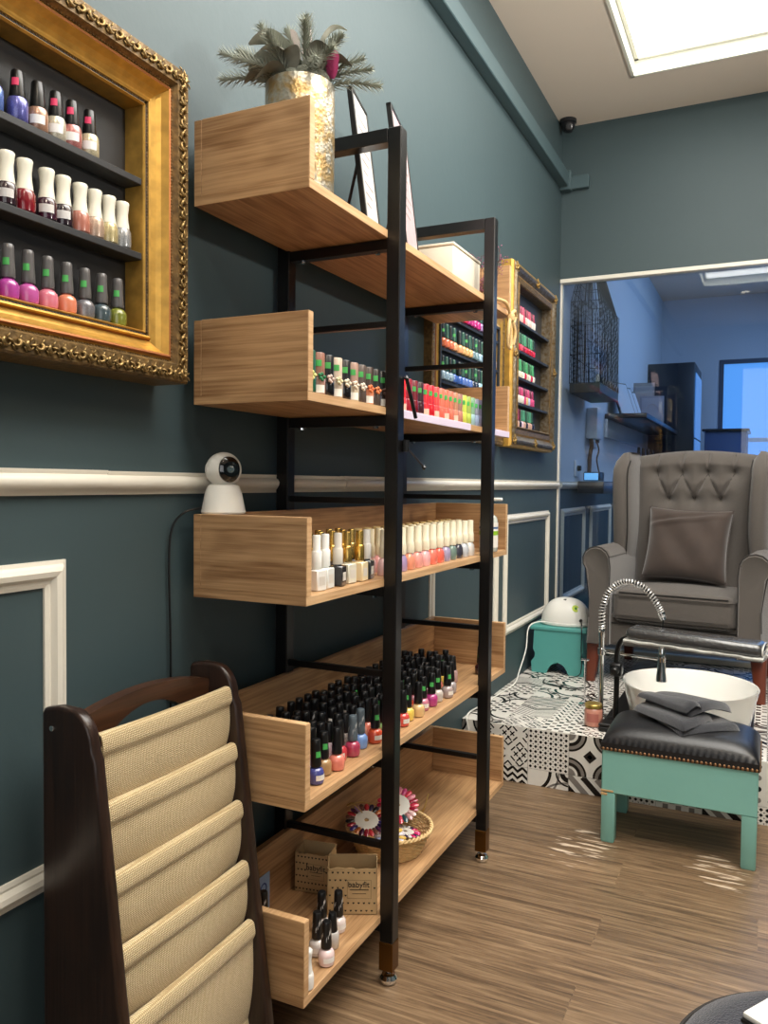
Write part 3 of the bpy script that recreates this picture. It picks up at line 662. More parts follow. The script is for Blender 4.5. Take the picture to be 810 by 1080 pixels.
# middle tray: square bottles with metal caps near end, then domed jelly bottles with cream caps
SQ = [((236, 234, 228), (232, 232, 226)), ((228, 230, 226), (228, 228, 224)), ((46, 46, 50), (206, 200, 188)), ((226, 222, 204), (204, 170, 96)), ((238, 220, 180), (210, 172, 90)), ((52, 56, 60), (200, 196, 190))]
YS = [1.262, 1.300, 1.342, 1.388, 1.432, 1.470]
for i, (c, cp) in enumerate(SQ):
    bottle('square', -.738 - (.004 if i % 2 else 0), YS[i], ST[2], c, '%s square polish with %s cap, %s along front of middle tray' % (cname(c), 'gold' if cp[0] > cp[2] + 30 else 'pale', ORD[i]), 'square polish bottles at the near end of the middle tray', .15 * (i % 3 - 1), cp, band=(206, 200, 190))
    for r, x in enumerate((-.776, -.812)):
        c2 = pr.choice([(230, 220, 200), (190, 160, 120), (214, 206, 196), (70, 60, 56), (220, 190, 170)])
        bottle('square', x, YS[i] + .008 * r, ST[2], c2, '%s square polish with gold cap, %s in %s row of middle tray' % (cname(c2), ORD[i], ['second', 'third'][r]), 'square polish bottles in the rear rows of the middle tray', .2, pr.choice([(206, 168, 88), (212, 178, 104), (190, 150, 78)]))
DM = [(228, 190, 190), (236, 158, 150), (176, 150, 188), (232, 150, 120), (234, 160, 150), (240, 176, 176), (240, 124, 104), (236, 108, 88), (164, 154, 184), (112, 134, 124), (60, 60, 72), (196, 200, 206), (222, 216, 210)]
for i, c in enumerate(DM):
    y = 1.545 + i * .0455
    bottle('dome', -.738, y, ST[2], c, '%s domed polish with cream cap, %s of its front row, middle tray' % (cname(c), ORD[i]), 'cream-capped jelly polishes in front', PI / 2, (238, 230, 204))
    for r, x in enumerate((-.774, -.810)):
        c2 = DM[(i * 5 + r * 3) % len(DM)]
        bottle('dome', x, y + .006 + .012 * (r % 2), ST[2], c2, '%s domed polish, %s of its kind in %s row, middle tray' % (cname(c2), ORD[i], ['second', 'third'][r]), 'cream-capped jelly polishes behind', PI / 2, (230, 218, 186) if r < 1 else (196, 168, 112))
# bottom tray: few polishes
B5 = [('round', -.760, 1.312, (226, 218, 212), 's', 'white base coat bottle with silver-flashed black cap, near end of the bottom tray'),
      ('round', -.728, 1.292, (232, 206, 204), 's', 'clear pink-tinted polish with silver-flashed black cap, nearest the edge of the bottom tray'),
      ('round', -.762, 1.400, (236, 222, 218), 's', 'milky white polish with silver-flashed cap, in front of the kraft box on bottom tray'),
      ('tall', -.745, 1.345, (200, 196, 192), None, 'pale polish with plain black cap between the flashed ones on the bottom tray'),
      ('round', -.790, 1.382, (210, 200, 196), 's', 'pale polish with flashed cap half hidden behind others by the nearer kraft box'),
      ('tall', -.850, 1.290, (60, 50, 54), None, 'black-capped polish just behind the near end panel of the bottom tray'),
      ('round', -.895, 1.330, (70, 64, 66), 's', 'black-capped polish with silver flashes near the bottom tray back board'),
      ('tall', -.920, 1.270, (40, 36, 40), None, 'dark polish in the rear near corner of the bottom tray'),
      ('waist', -.724, 1.2135, (236, 234, 230), 'w', 'small white bottle tucked behind the near end panel edge of the bottom tray')]
for k, x, y, c, st, lb in B5:
    bottle(k, x, y, ST[0], c, lb, 'loose polishes on the bottom tray', rnd.uniform(-.4, .4), (22, 22, 23) if k != 'waist' else (232, 230, 224), st, band=(244, 240, 236) if st == 's' and c[0] > 200 else None, s=1.08 if st == 's' else 1)
cb = NB(); box(cb, (-.9358, 1.365, ST[0] + .002), (-.934, 1.412, ST[0] + .080), .0005)
t = tag(obj('blue_card', cb, mat('card_blue', rgb(150, 180, 222), .5)), 'small pale blue card with a logo leaning on the back of the bottom tray', 'card')
b = NB(); lathe(b, [(.009, 0), (.012, 0), (.012, .0006), (.009, .0006), (.009, 0)], 16, (0, 0, 0), cap=False, mtx=Matrix.Translation((-.9338, 1.388, ST[0] + .052)) @ Matrix.Rotation(PI / 2, 4, 'Y')); box(b, (-.9339, 1.375, ST[0] + .022), (-.9332, 1.401, ST[0] + .030))
o = obj('printed_logo', b, mat('print_blue', rgb(40, 70, 150), .5), None); o.parent = t

# ---------------------------------------------------------------- gilt display frames
def scroll(b, c, size, ang, flip, mi=0, th=.16):
    # C-scroll lying in the wall plane
    pts = []; R = []
    for k in range(15):
        t = k / 14; a = t * 4.9; r = size * (.10 + .42 * t ** .8)
        u = r * math.cos(a) * flip; v = r * math.sin(a); ca, sa = math.cos(ang), math.sin(ang)
        pts.append((c[0] + size * .10 * math.sin(t * PI), c[1] + u * ca - v * sa, c[2] + u * sa + v * ca)); R.append(size * th * (.55 + .75 * math.sin(PI * min(1, t * 1.1 + .05))))
    tube(b, pts, [max(.0006, r) for r in R], 5, mi)
def leafblob(b, c, size, ang, mi=0):
    ca, sa = math.cos(ang), math.sin(ang)
    pts = [(c[0] + size * .12 * math.sin(k / 5 * PI), c[1] + (k / 5 - .5) * size * ca, c[2] + (k / 5 - .5) * size * sa) for k in range(6)]
    tube(b, pts, [size * v for v in (.03, .11, .15, .12, .07, .02)], 6, mi)
def display_frame(label, y0, y1, z0, z1, w, prof, mis, shelves, depth, mats, orn, name='gilt_display_frame'):
    root = thing(name, label, 'display frame', (WX, (y0 + y1) / 2, z0))
    iy0, iy1, iz0, iz1 = y0 + w, y1 - w, z0 + w, z1 - w
    b = NB(); rect_mould(b, iy0, iy1, iz0, iz1, prof, WX, mis); obj('moulding', b, mats, root, 60)
    # dark box behind
    b = NB(); X0 = WX + .002
    box(b, (X0, iy0 - .004, iz0 - .004), (X0 + .006, iy1 + .004, iz1 + .004))
    for (a, c, d, e) in ((iy0 - .012, iy0 - .001, iz0 - .012, iz1 + .012), (iy1 + .001, iy1 + .012, iz0 - .012, iz1 + .012)): box(b, (X0, a, d), (WX + depth, c, e))
    for (d, e) in ((iz0 - .012, iz0 - .001), (iz1 + .001, iz1 + .012)): box(b, (X0, iy0 - .012, d), (WX + depth, iy1 + .012, e))
    obj('box', b, M_BBOX, root)
    for z in shelves:
        b = NB(); box(b, (X0 + .006, iy0, z - .011), (WX + depth - .004, iy1, z), .001); obj('shelf', b, M_BBOX, root)
    # carved relief on the outer band
    dO, hO, sp, size = orn
    b = NB(); x = WX + hO; rr = random.Random(5)
    def run(p0, p1, along):
        L = abs(p1 - p0); n = max(1, int(L / sp))
        for k in range(n + 1):
            yield p0 + (p1 - p0) * k / n, k
    for zz, sgn in ((iz0 - dO, -1), (iz1 + dO, 1)):
        for y, k in run(iy0 - dO, iy1 + dO, 0):
            scroll(b, (x, y, zz + (.0 if k % 2 else .001)), size, (PI / 2 if k % 2 else -PI / 2) + rr.uniform(-.3, .3), 1 if k % 2 else -1)
            leafblob(b, (x, y + sp * .5, zz), size * .9, rr.uniform(-.7, .7)); leafblob(b, (x, y + sp * .25, zz + size * .45), size * .6, .9)
            leafblob(b, (x, y + sp * .7, zz - size * .45), size * .6, -.9)
    for yy in (iy0 - dO, iy1 + dO):
        for z, k in run(iz0 - dO, iz1 + dO, 1):
            scroll(b, (x, yy, z), size, (0 if k % 2 else PI) + rr.uniform(-.3, .3), 1 if k % 2 else -1)
            leafblob(b, (x, yy, z + sp * .5), size * .9, PI / 2 + rr.uniform(-.7, .7)); leafblob(b, (x, yy + size * .45, z + sp * .25), size * .6, .6)
            leafblob(b, (x, yy - size * .45, z + sp * .7), size * .6, -.6)
    obj('carved_scrollwork', b, [mats[3]], root, 80)
    return root, (iy0, iy1, iz0, iz1)
P1 = [(0, .004), (0, .046), (.002, .050), (.004, .048), (.006, .046), (.008, .051), (.011, .053), (.013, .050), (.015, .046), (.018, .047), (.024, .051), (.030, .058), (.034, .066), (.036, .070), (.039, .071), (.042, .067), (.045, .064), (.048, .070), (.051, .076), (.077, .076), (.080, .072), (.080, .0)]
I1 = [0, 0, 0, 0, 1, 0, 0, 2, 0, 0, 0, 0, 0, 2, 2, 0, 1, 1, 1, 1, 1]
MG = [M_GOLD, M_GOLDD, M_GOLDR, mat('scroll_gilt', rgb(150, 124, 78), .35, .75, var=.4, vscale=60)]
f1, _ = display_frame('large ornate gold frame box of polishes, cut off by the picture\'s left edge', .335, 1.115, 1.216, 1.741, .080, P1, I1, [1.543, 1.422], .048, MG, (.0645, .077, .0185, .0165))
# tiny bead strings on the big frame
b = NB()
def beads(b, y0, y1, z0, z1, d, h, sp, r):
    for zz in (z0 - d, z1 + d):
        n = int((y1 - y0 + 2 * d) / sp)
        for k in range(n): lathe(b, [(r * .5, -r * .8), (r, 0), (r * .5, r * .8)], 5, (WX + h, y0 - d + k * sp, zz))
    for yy in (y0 - d, y1 + d):
        n = int((z1 - z0 + 2 * d) / sp)
        for k in range(n): lathe(b, [(r * .5, -r * .8), (r, 0), (r * .5, r * .8)], 5, (WX + h, yy, z0 - d + k * sp))
beads(b, _[0], _[1], _[2], _[3], .007, .048, .0055, .0018); obj('bead_string', b, M_GOLDD, f1, 80); b = NB(); beads(b, _[0], _[1], _[2], _[3], .046, .066, .0055, .0020)
obj('bead_string', b, M_GOLDD, f1, 80)
R1 = [(.72, (90, 130, 190), 'tall', 'p', (20, 20, 21)), (.757, (96, 128, 200), 'tall', 'p', (20, 20, 21)), (.797, (98, 100, 176), 'tall', 'p', (20, 20, 21)), (.831, (176, 134, 110), 'tall', None, (20, 20, 21)), (.863, (206, 200, 180), 'tall', 'p', (20, 20, 21)), (.893, (190, 120, 116), 'tall', 'p', (20, 20, 21)), (.927, (214, 204, 170), 'tall', 'p', (20, 20, 21))]
for i, (y, c, k, st, cp) in enumerate(R1):
    bottle(k, WX + .027, y * 1.0127, 1.5435, c, '%s shimmer polish, %sblack cap, %s on top shelf of big gold frame' % (cname(c), 'pink-stickered ' if st else 'plain ', ORD[i]), 'polishes on the top shelf of the big gold frame', 0, cp, st, glit=1, s=1.05, band=(225, 225, 225) if i > 2 else None)
R2 = [(.742, (60, 20, 40)), (.778, (44, 26, 34)), (.808, (120, 16, 30)), (.846, (56, 22, 40)), (.876, (38, 24, 34)), (.908, (176, 112, 96)), (.937, (186, 160, 140)), (.966, (190, 176, 130)), (.995, (150, 152, 154))]
for i, (y, c) in enumerate(R2):
    bottle('waist', WX + .027, y * 1.0127, 1.4225, c, '%s polish with ivory cap, %s on middle shelf of big gold frame' % (cname(c), ORD[i]), 'ivory-capped polishes in the big gold frame', 0, (232, 228, 212), None, glit=1 if i > 5 else 0, s=1.08, band=(210, 208, 206) if i < 5 and i != 2 else None)
R3 = [(.748, (176, 70, 160)), (.780, (170, 66, 150)), (.813, (186, 86, 156)), (.847, (214, 122, 140)), (.882, (216, 130, 100)), (.917, (128, 128, 134)), (.951, (70, 84, 90)), (.985, (120, 126, 50))]
for i, (y, c) in enumerate(R3):
    bottle('round', WX + .027, y * 1.0127, _[2] + .0005, c, '%s polish with grey cap, %s on lowest shelf of big gold frame' % (cname(c), ORD[i]), 'grey-capped polishes in the big gold frame', 0, (92, 90, 90), 'g', glit=1 if c[0] == 128 else 0, s=1.0)
P2 = [(0, .004), (0, .044), (.004, .048), (.010, .046), (.014, .052), (.024, .050), (.038, .058), (.046, .064), (.052, .060), (.074, .064), (.078, .060), (.078, 0)]
I2 = [0, 0, 1, 0, 0, 0, 0, 2, 1, 1, 1]
f2, q2 = display_frame('plain gold frame box of polishes on the wall, seen through the shelving', 2.335, 3.09, 1.20, 1.718, .078, [(d, h * .46) for d, h in P2], I2, [1.598, 1.488, 1.383], .030, MG, (.064, .028, .03, .010))
P3 = [(0, .004), (0, .050), (.004, .054), (.010, .048), (.030, .050), (.034, .046), (.038, .044), (.050, .056), (.058, .062), (.066, .060), (.074, .052), (.080, .050), (.084, .040), (.084, 0)]
I3 = [2, 1, 1, 1, 0, 0, 2, 2, 2, 2, 0, 0, 0]
MS = [M_GOLD, M_GOLDD, M_SILV, mat('scroll_gilt_pale', rgb(178, 146, 88), .4, .75, var=.4, vscale=60)]
f3, q3 = display_frame('silver and gold carved frame box of polishes beside the glass partition', 3.118, 3.806, 1.20, 1.94, .084, P3, I3, [1.718, 1.600, 1.490, 1.385], .048, MS, (.060, .056, .026, .010))
for (yy, zz) in ((3.145, 1.228), (3.779, 1.228), (3.145, 1.912), (3.779, 1.912), (3.46, 1.915), (3.46, 1.225), (3.145, 1.57), (3.780, 1.57)):
    b = NB()
    for k in range(7): scroll(b, (WX + .058, yy + .014 * math.cos(k * .9), zz + .014 * math.sin(k * .9)), .015, k * .9, 1 if k % 2 else -1, th=.2)
    leafblob(b, (WX + .060, yy, zz), .034, .7); leafblob(b, (WX + .060, yy, zz), .034, 2.3)
    obj('carved_corner', b, [MS[3]], f3, 80)
fr = random.Random(21)
RC3 = [([(220, 70, 100), (230, 225, 215), (226, 90, 110), (240, 200, 190)], (222, 60, 96)), ([(210, 40, 70), (190, 34, 56), (226, 70, 90), (160, 30, 60)], (60, 160, 110)), ([(230, 226, 214), (214, 40, 90), (200, 40, 80), (226, 214, 190)], (60, 170, 100)), ([(232, 228, 216), (226, 190, 140), (190, 200, 224), (214, 80, 130)], (226, 60, 120)), ([(40, 40, 60), (200, 160, 140), (190, 140, 130), (220, 190, 200)], (70, 160, 120))]
zs3 = [1.718, 1.600, 1.490, 1.385, q3[2]]
for r, z in enumerate(zs3):
    n = 9
    for i in range(n):
        c = fr.choice(RC3[r][0]); cp = RC3[r][1] if r < 4 else ((214, 60, 110) if i < 3 else (70, 160, 120)); cp = tuple(int((v * .8 + 22) * [1, .78, .5][(i * 2 + r) % 3]) for v in cp)
        bottle('tall' if r in (0, 3) else 'round', WX + .030, 3.225 + i * .0325, z + .0005, c, '%s polish with %s cap, %s in %s row of silver-gold frame' % (cname(c), 'pink' if cp[0] > 150 else 'green', ORD[i], ['top', 'second', 'third', 'fourth', 'lowest'][r]), 'polishes in the silver and gold frame', 0, cp, None, parts=False, s=1.0)
RC2 = [[(220, 30, 60), (226, 60, 100), (200, 40, 130)], [(210, 30, 60), (226, 50, 90), (180, 40, 120), (150, 120, 170)], [(226, 120, 80), (222, 160, 110), (214, 170, 110), (110, 140, 150), (150, 180, 200), (210, 200, 200), (180, 150, 140)], [(150, 180, 200), (60, 100, 180), (90, 120, 190), (40, 50, 70), (160, 200, 210), (170, 150, 210), (190, 140, 200)], [(60, 70, 120), (80, 110, 120), (120, 120, 150)]]
for r, z in enumerate([1.698, 1.598, 1.488, 1.383, q2[2]]):
    if r in (0, 4): continue
    n = 17 if r in (2, 3) else 14
    for i in range(n):
        y = 2.436 + i * .0335 + (.02 if (i > 3 and r > 1) else 0)
        if y > 2.99: break
        c = RC2[r][min(len(RC2[r]) - 1, int(i * len(RC2[r]) / n))]
        bottle('round', WX + .0225, y, z + .0005, c, '%s polish with dark cap, %s in %s row of plain gold frame' % (cname(c), ORD[i], ['top', 'second', 'third', 'fourth', 'lowest'][r]), 'polishes in the plain gold frame', 0, (44, 84, 70) if i % 2 else (30, 40, 42), 'g' if r in (2, 3) and i % 3 == 0 else None, s=1.0)

# ---------------------------------------------------------------- things on the shelving unit
# pan-tilt camera
t = thing('security_camera', 'small white round-headed home security camera on the near corner of the middle tray', 'camera', (-.925, 1.235, .9885))
cx, cy, cz = -.925, 1.235, .9885
b = NB(); lathe(b, [(.040, 0), (.0415, .003), (.040, .010), (.034, .040), (.029, .052), (.024, .055)], 32, (cx, cy, cz)); obj('base', b, M_PLASTW, t)
b = NB(); lathe(b, [(.0335 * math.sin(a) + 1e-4, .0335 * (1 - math.cos(a))) for a in [PI * k / 16 for k in range(17)]], 32, (cx, cy, cz + .048)); hd = obj('head', b, M_PLASTW, t)
dv = Vector((.86, -.50, .03)).normalized(); M = Matrix.Translation(Vector((cx, cy, cz + .0815))) @ dv.to_track_quat('Z', 'Y').to_matrix().to_4x4()
b = NB(); lathe(b, [(.021, .0255), (.0205, .0285), (.017, .0312), (.010, .0328), (.0005, .0332)], 28, (0, 0, 0), mtx=M, sy=1.15); obj('lens_face', b, mat('gloss_black_face', rgb(8, 8, 10), .06, coat=1), hd)
b = NB(); lathe(b, [(.007, .0325), (.007, .0340), (.005, .0343), (.0045, .0335)], 20, (0, 0, 0), mtx=M); obj('lens', b, M_CHROME, hd)
b = NB(); lathe(b, [(.0235, .0238), (.0245, .0250), (.0235, .0262)], 32, (0, 0, 0), mtx=M, sy=1.12, cap=False); obj('seam', b, M_PLASTW, hd)
dv2 = Vector((-.50, -.86, 0)).normalized(); M2 = Matrix.Translation(Vector((cx, cy, cz + .0815))) @ dv2.to_track_quat('Z', 'Y').to_matrix().to_4x4()
b = NB(); lathe(b, [(.013, .0303), (.013, .0315), (.0115, .0315), (.0115, .0312), (.006, .0335), (.0055, .0345), (.001, .0345)], 24, (0, 0, 0), mtx=M2); obj('side_button', b, M_PLASTW, hd)
b = NB(); tube(b, bez([(cx - .03, cy - .028, cz + .010), (-.962, 1.170, .992), (-.974, 1.150, .965), (-.978, 1.145, .90), (-.978, 1.150, .72), (-.978, 1.148, .40), (-.976, 1.15, .05)], 8), .0022, 8); tag(obj('power_cable', b, M_PLASTB), 'thin black cable hanging down the teal wall from the white security camera', 'cable')

# mercury glass vase with the frosted arrangement
VX, VY, VZ = -.783, 1.268, ST[4] + .0008
vz = thing('mercury_glass_vase', 'silvery gold crackled mercury glass cylinder vase at the top shelf near end', 'vase', (VX, VY, VZ))
b = NB(); lathe(b, [(.045, 0), (.058, .001), (.062, .006), (.063, .10), (.0625, .195), (.0615, .1975), (.0600, .195), (.0595, .012), (.02, .010), (.0005, .010)], 48, (VX, VY, VZ), cap=False)
mg = bpy.data.materials.new('mercury_glass'); mg.use_nodes = True; nt = mg.node_tree; bb = nt.nodes['Principled BSDF']; bb.inputs['Metallic'].default_value = .7; bb.inputs['Roughness'].default_value = .33
tc = nt.nodes.new('ShaderNodeTexCoord'); n = nt.nodes.new('ShaderNodeTexVoronoi'); n.inputs['Scale'].default_value = 150; nt.links.new(tc.outputs['Object'], n.inputs['Vector'])
n2 = nt.nodes.new('ShaderNodeTexNoise'); n2.inputs['Scale'].default_value = 45; n2.inputs['Detail'].default_value = 6; nt.links.new(tc.outputs['Object'], n2.inputs['Vector'])
cr = nt.nodes.new('ShaderNodeValToRGB'); cr.color_ramp.elements[0].position = .42; cr.color_ramp.elements[1].position = .58; cr.color_ramp.elements[0].color = rgb(160, 134, 88); cr.color_ramp.elements[1].color = rgb(166, 162, 148)
nt.links.new(n2.outputs['Fac'], cr.inputs[0]); nt.links.new(cr.outputs[0], bb.inputs['Base Color'])
bp = nt.nodes.new('ShaderNodeBump'); bp.inputs['Strength'].default_value = .35; bp.inputs['Distance'].default_value = .002; nt.links.new(n.outputs['Distance'], bp.inputs['Height']); nt.links.new(bp.outputs['Normal'], bb.inputs['Normal'])
obj('vase_body', b, mg, vz)
ar = thing('artificial_arrangement', 'frosted grey-green arrangement of fir sprigs, leaves and berries in the mercury glass vase', 'plant', (VX, VY, VZ + .012))
M_FIR = mat('frosted_fir', rgb(150, 154, 140), .85, var=.3, vscale=60); M_LEAFW = mat('frosted_leaf', rgb(206, 206, 192), .7, var=.2, vscale=40); M_LEAFD = mat('dark_leaf', rgb(120, 120, 108), .7, var=.3, vscale=40)
M_LPK = mat('pale_pink_petal', rgb(222, 208, 208), .6); M_BERRY = mat('magenta_petal', rgb(160, 40, 94), .5)
ra = random.Random(9); top = Vector((VX, VY, VZ + .185))
def sprig(tip, base=None, L=.03):
    base = base or top + Vector((ra.uniform(-.02, .02), ra.uniform(-.02, .02), -.02)); tip = Vector(tip)
    mid = (base + tip) / 2 + Vector((0, 0, .02)); pts = bez([base, mid, tip], 14); b = NB(); tube(b, pts, [.0022 * (1 - .6 * i / len(pts)) for i in range(len(pts))], 5)
    n = len(pts)
    for i in range(4, n):
        d = (pts[min(i + 1, n - 1)] - pts[i - 1]).normalized(); s = L * (.6 + .4 * math.sin(PI * min(1, (i - 3) / (n - 3)))) * (1.0 if i < n - 3 else .7)
        u = d.cross(Vector((0, 0, 1)));  u = u.normalized() if u.length > .1 else Vector((1, 0, 0)); w = d.cross(u)
        for k in range(6):
            a = 2 * PI * k / 6 + i * .7; q = (u * math.cos(a) + w * math.sin(a)) * .75 + d * .8
            p0 = pts[i]; p1 = p0 + q.normalized() * s * ra.uniform(.8, 1.1); sd = q.cross(d).normalized() * .0017
            addm(b, [tuple(p0 - sd), tuple(p0 + sd), tuple(p1), tuple(p0 + d * .0014)], [(0, 1, 2), (1, 3, 2), (3, 0, 2), (0, 3, 1)])
    obj('fir_sprig', b, M_FIR, ar, 60)
def leaf(base, tip, w, m, up=.02, nm='leaf'):
    base = Vector(base); tip = Vector(tip); d = tip - base; s = d.cross(Vector((0, 0, 1))).normalized()
    b = NB()
    def fn(u, v):
        t = v; wid = w * math.sin(PI * min(1, t * .96 + .02)) ** .7 * (1 - .35 * t); p = base + d * t + Vector((0, 0, up * math.sin(PI * t))) + s * (u - .5) * wid; p.z += abs(u - .5) * wid * .5
        return p
    grid(b, fn, 4, 10)
    grid(b, lambda u, v: fn(u, v) - Vector((0, 0, .0008)), 4, 10)
    obj(nm, b, m, ar, 80)
for tp in ((-.905, 1.20, 1.815), (-.93, 1.235, 1.79), (-.90, 1.25, 1.84), (-.665, 1.315, 1.79), (-.655, 1.33, 1.765), (-.70, 1.24, 1.80), (-.745, 1.22, 1.845), (-.73, 1.30, 1.85), (-.78, 1.35, 1.84), (-.86, 1.31, 1.83), (-.70, 1.27, 1.835), (-.87, 1.19, 1.795), (-.80, 1.19, 1.82), (-.835, 1.22, 1.855), (-.76, 1.25, 1.87), (-.81, 1.27, 1.865), (-.885, 1.27, 1.80), (-.69, 1.33, 1.82), (-.715, 1.21, 1.775)): sprig(tp)
T = lambda x, y, z: (VX + x, VY + y, VZ + .185 + z)
leaf(T(.02, -.01, .03), T(-.080, -.045, .085), .075, M_LEAFW, .02); leaf(T(-.02, 0, .03), T(-.105, -.01, .060), .065, M_LEAFW, .02); leaf(T(0, 0, .02), T(-.03, 0, .105), .045, M_LEAFD, .005)
leaf(T(.01, 0, .04), T(.022, -.005, .115), .026, M_LPK, .004, 'petal'); leaf(T(0, 0, .05), T(-.008, -.02, .108), .024, M_LPK, .01, 'petal'); leaf(T(.02, 0, .04), T(.085, .02, .105), .022, M_LEAFW, .03); leaf(T(.02, -.02, .03), T(.08, -.02, .05), .04, M_LEAFD)
leaf(T(-.03, -.02, .01), T(-.09, -.045, .02), .05, M_LEAFD, .02); leaf(T(.03, .01, .02), T(.09, .03, .045), .05, M_LEAFD, .02); leaf(T(0, -.03, .01), T(.01, -.07, .045), .05, M_LEAFD, .02); leaf(T(-.01, -.02, .02), T(-.04, -.07, .055), .045, M_LEAFW, .02)
leaf(T(0, -.03, .0), T(-.045, -.075, .005), .05, M_LEAFD, .02); leaf(T(0, .03, .02), T(-.03, .07, .06), .05, M_LEAFD, .02)
for x, y, z in ((-.035, -.02, .086), (.07, .0, .045), (.062, .012, .038)):
    leaf(T(x, y, z - .016), T(x + .004, y - .01, z + .014), .022, M_BERRY, .004, 'petal'); leaf(T(x - .006, y, z - .014), T(x - .004, y - .004, z + .012), .02, M_BERRY, .004, 'petal')
b = NB()
for k in range(9):
    a = k * .8; lathe(b, [(.0001, -.018), (.026, -.008), (.03, .006), (.018, .022), (.0001, .028)], 10, T(.028 * math.cos(a) * (k > 0), .028 * math.sin(a) * (k > 0), .005 + .006 * (k % 3)))
obj('moss', b, mat('dark_moss', rgb(92, 94, 82), .95, bump=1, bscale=120), ar, 80)

# two easel-backed menu frames
def menu(label, cx, cy, h, w, tone):
    z0 = ST[4] + .0008; t = thing('menu_frame', label, 'picture frame', (cx, cy, z0)); lean = .13
    n = Vector((.975, .22, 0)).normalized(); s = Vector((-n.y, n.x, 0)); up = (Vector((0, 0, 1)) - n * lean).normalized(); nn = s.cross(up)
    if nn.dot(n) < 0: nn = -nn
    Mx = Matrix(((s.x, up.x, nn.x, cx), (s.y, up.y, nn.y, cy), (s.z, up.z, nn.z, z0 + .014), (0, 0, 0, 1)))
    b = NB()
    for lo, hi in (((0, 0, -.006), (w, .008, .006)), ((0, h - .008, -.006), (w, h, .006)), ((0, 0, -.006), (.008, h, .006)), ((w - .008, 0, -.006), (w, h, .006))): box(b, lo, hi, .001, 0, Mx)
    box(b, (.004, .004, -.005), (w - .004, h - .004, -.002), 0, 0, Mx); obj('frame', b, M_PLASTB, t)
    b = NB(); box(b, (.007, .007, -.0015), (w - .007, h - .007, .004), .0005, 0, Mx); obj('page', b, mat('menu_page_' + tone, rgb(*(232, 230, 226) if tone == 'white' else (220, 196, 200)), .3, coat=.5, var=.15, vscale=30), t)
    b = NB()
    for k in range(9): box(b, (.03, h - .05 - k * .024, .0042), (w - .03 - .02 * (k % 3), h - .046 - k * .024, .0045), 0, 0, Mx)
    obj('printed_lines', b, mat('menu_print', rgb(150, 140, 136), .6), t)
    b = NB(); pb = Vector((cx, cy, z0)) - n * .075 + s * w * .4; tp = Vector((cx, cy, z0)) + up * h * .62 + s * w * .4 - nn * .008
    tube(b, [pb + Vector((0, 0, .003)), tp], .0035, 6); obj('easel_leg', b, M_WALNUT, t)
    b = NB(); Mb = Matrix(((s.x, n.x, 0, cx), (s.y, n.y, 0, cy), (0, 0, 1, z0), (0, 0, 0, 1)))
    box(b, (0, -.018, 0), (w, .022, .016), .001, 0, Mb); obj('wooden_foot', b, M_OAKY, t)
menu('black-edged easel frame with white page standing between the vase and the near post top', -.785, 1.540, .315, .135, 'white')
menu('black-edged easel frame with pinkish page on the top shelf, between the two top bars', -.765, 1.700, .345, .17, 'pink')
# white box, twigs, rope bow
t = thing('storage_box', 'plain rectangular white box near the far end of the top shelf', 'box', (-.80, 2.05, ST[4]))
b = NB(); rbox(b, (-.85, 1.945, ST[4] + .001), (-.742, 2.155, ST[4] + .096), .004, 2); obj('body', b, mat('cream_box', rgb(214, 206, 188), .6), t)
b = NB(); rbox(b, (-.852, 1.943, ST[4] + .0965), (-.740, 2.157, ST[4] + .104), .003, 2); obj('lid', b, mat('cream_box', None), t)
t = thing('dried_flower_sprigs', 'thin dried purple-pink flower sprigs behind the far post on the top shelf', 'dried flowers', (-.75, 2.26, ST[4]))
b = NB(); b2 = NB(); rd = random.Random(4)
for k in range(16):
    p0 = Vector((-.76 + rd.uniform(-.01, .01), 2.22, ST[4] + .004)); p1 = p0 + Vector((rd.uniform(-.06, .05), rd.uniform(-.01, .09), rd.uniform(.06, .15))); pm = (p0 + p1) / 2 + Vector((rd.uniform(-.02, .02), 0, .01))
    pts = bez([p0, pm, p1], 5); tube(b, pts, .0007, 4)
    for q in pts[3:]:
        for _ in range(2):
            e = q + Vector((rd.uniform(-.014, .014), rd.uniform(-.014, .014), rd.uniform(-.004, .014))); tube(b, [q, e], .0005, 3); lathe(b2, [(.0001, -.002), (.0022, 0), (.0001, .0025)], 5, tuple(e))
obj('stems', b, mat('twig', rgb(90, 60, 56), .8), t); obj('florets', b2, mat('dried_floret', rgb(150, 84, 116), .8), t)
t = thing('rope_bow', 'knotted pale jute rope bow hanging over the far front corner of top shelf', 'rope', (-.705, 2.30, 1.55))
b = NB(); tube(b, bez([(-.712, 2.16, 1.566), (-.712, 2.22, 1.574), (-.703, 2.27, 1.574), (-.700, 2.30, 1.555), (-.700, 2.312, 1.53)], 8), .005, 8)
tube(b, bez([(-.70, 2.31, 1.545), (-.695, 2.335, 1.56), (-.70, 2.362, 1.55), (-.70, 2.34, 1.53), (-.70, 2.312, 1.535)], 8), .0055, 8); obj('bow_loop', b, M_ROPE, t)
b = NB(); tube(b, bez([(-.70, 2.31, 1.54), (-.697, 2.285, 1.50), (-.70, 2.29, 1.455), (-.698, 2.312, 1.45), (-.70, 2.318, 1.49), (-.70, 2.312, 1.535)], 8), .005, 8); tube(b, bez([(-.70, 2.31, 1.54), (-.692, 2.335, 1.50), (-.697, 2.33, 1.46)], 8), .005, 8); obj('tails', b, M_ROPE, t)
b = NB(); lathe(b, [(.003, -.014), (.011, -.009), (.013, 0), (.011, .009), (.003, .014)], 12, (-.699, 2.312, 1.538)); obj('knot', b, M_ROPE, t)
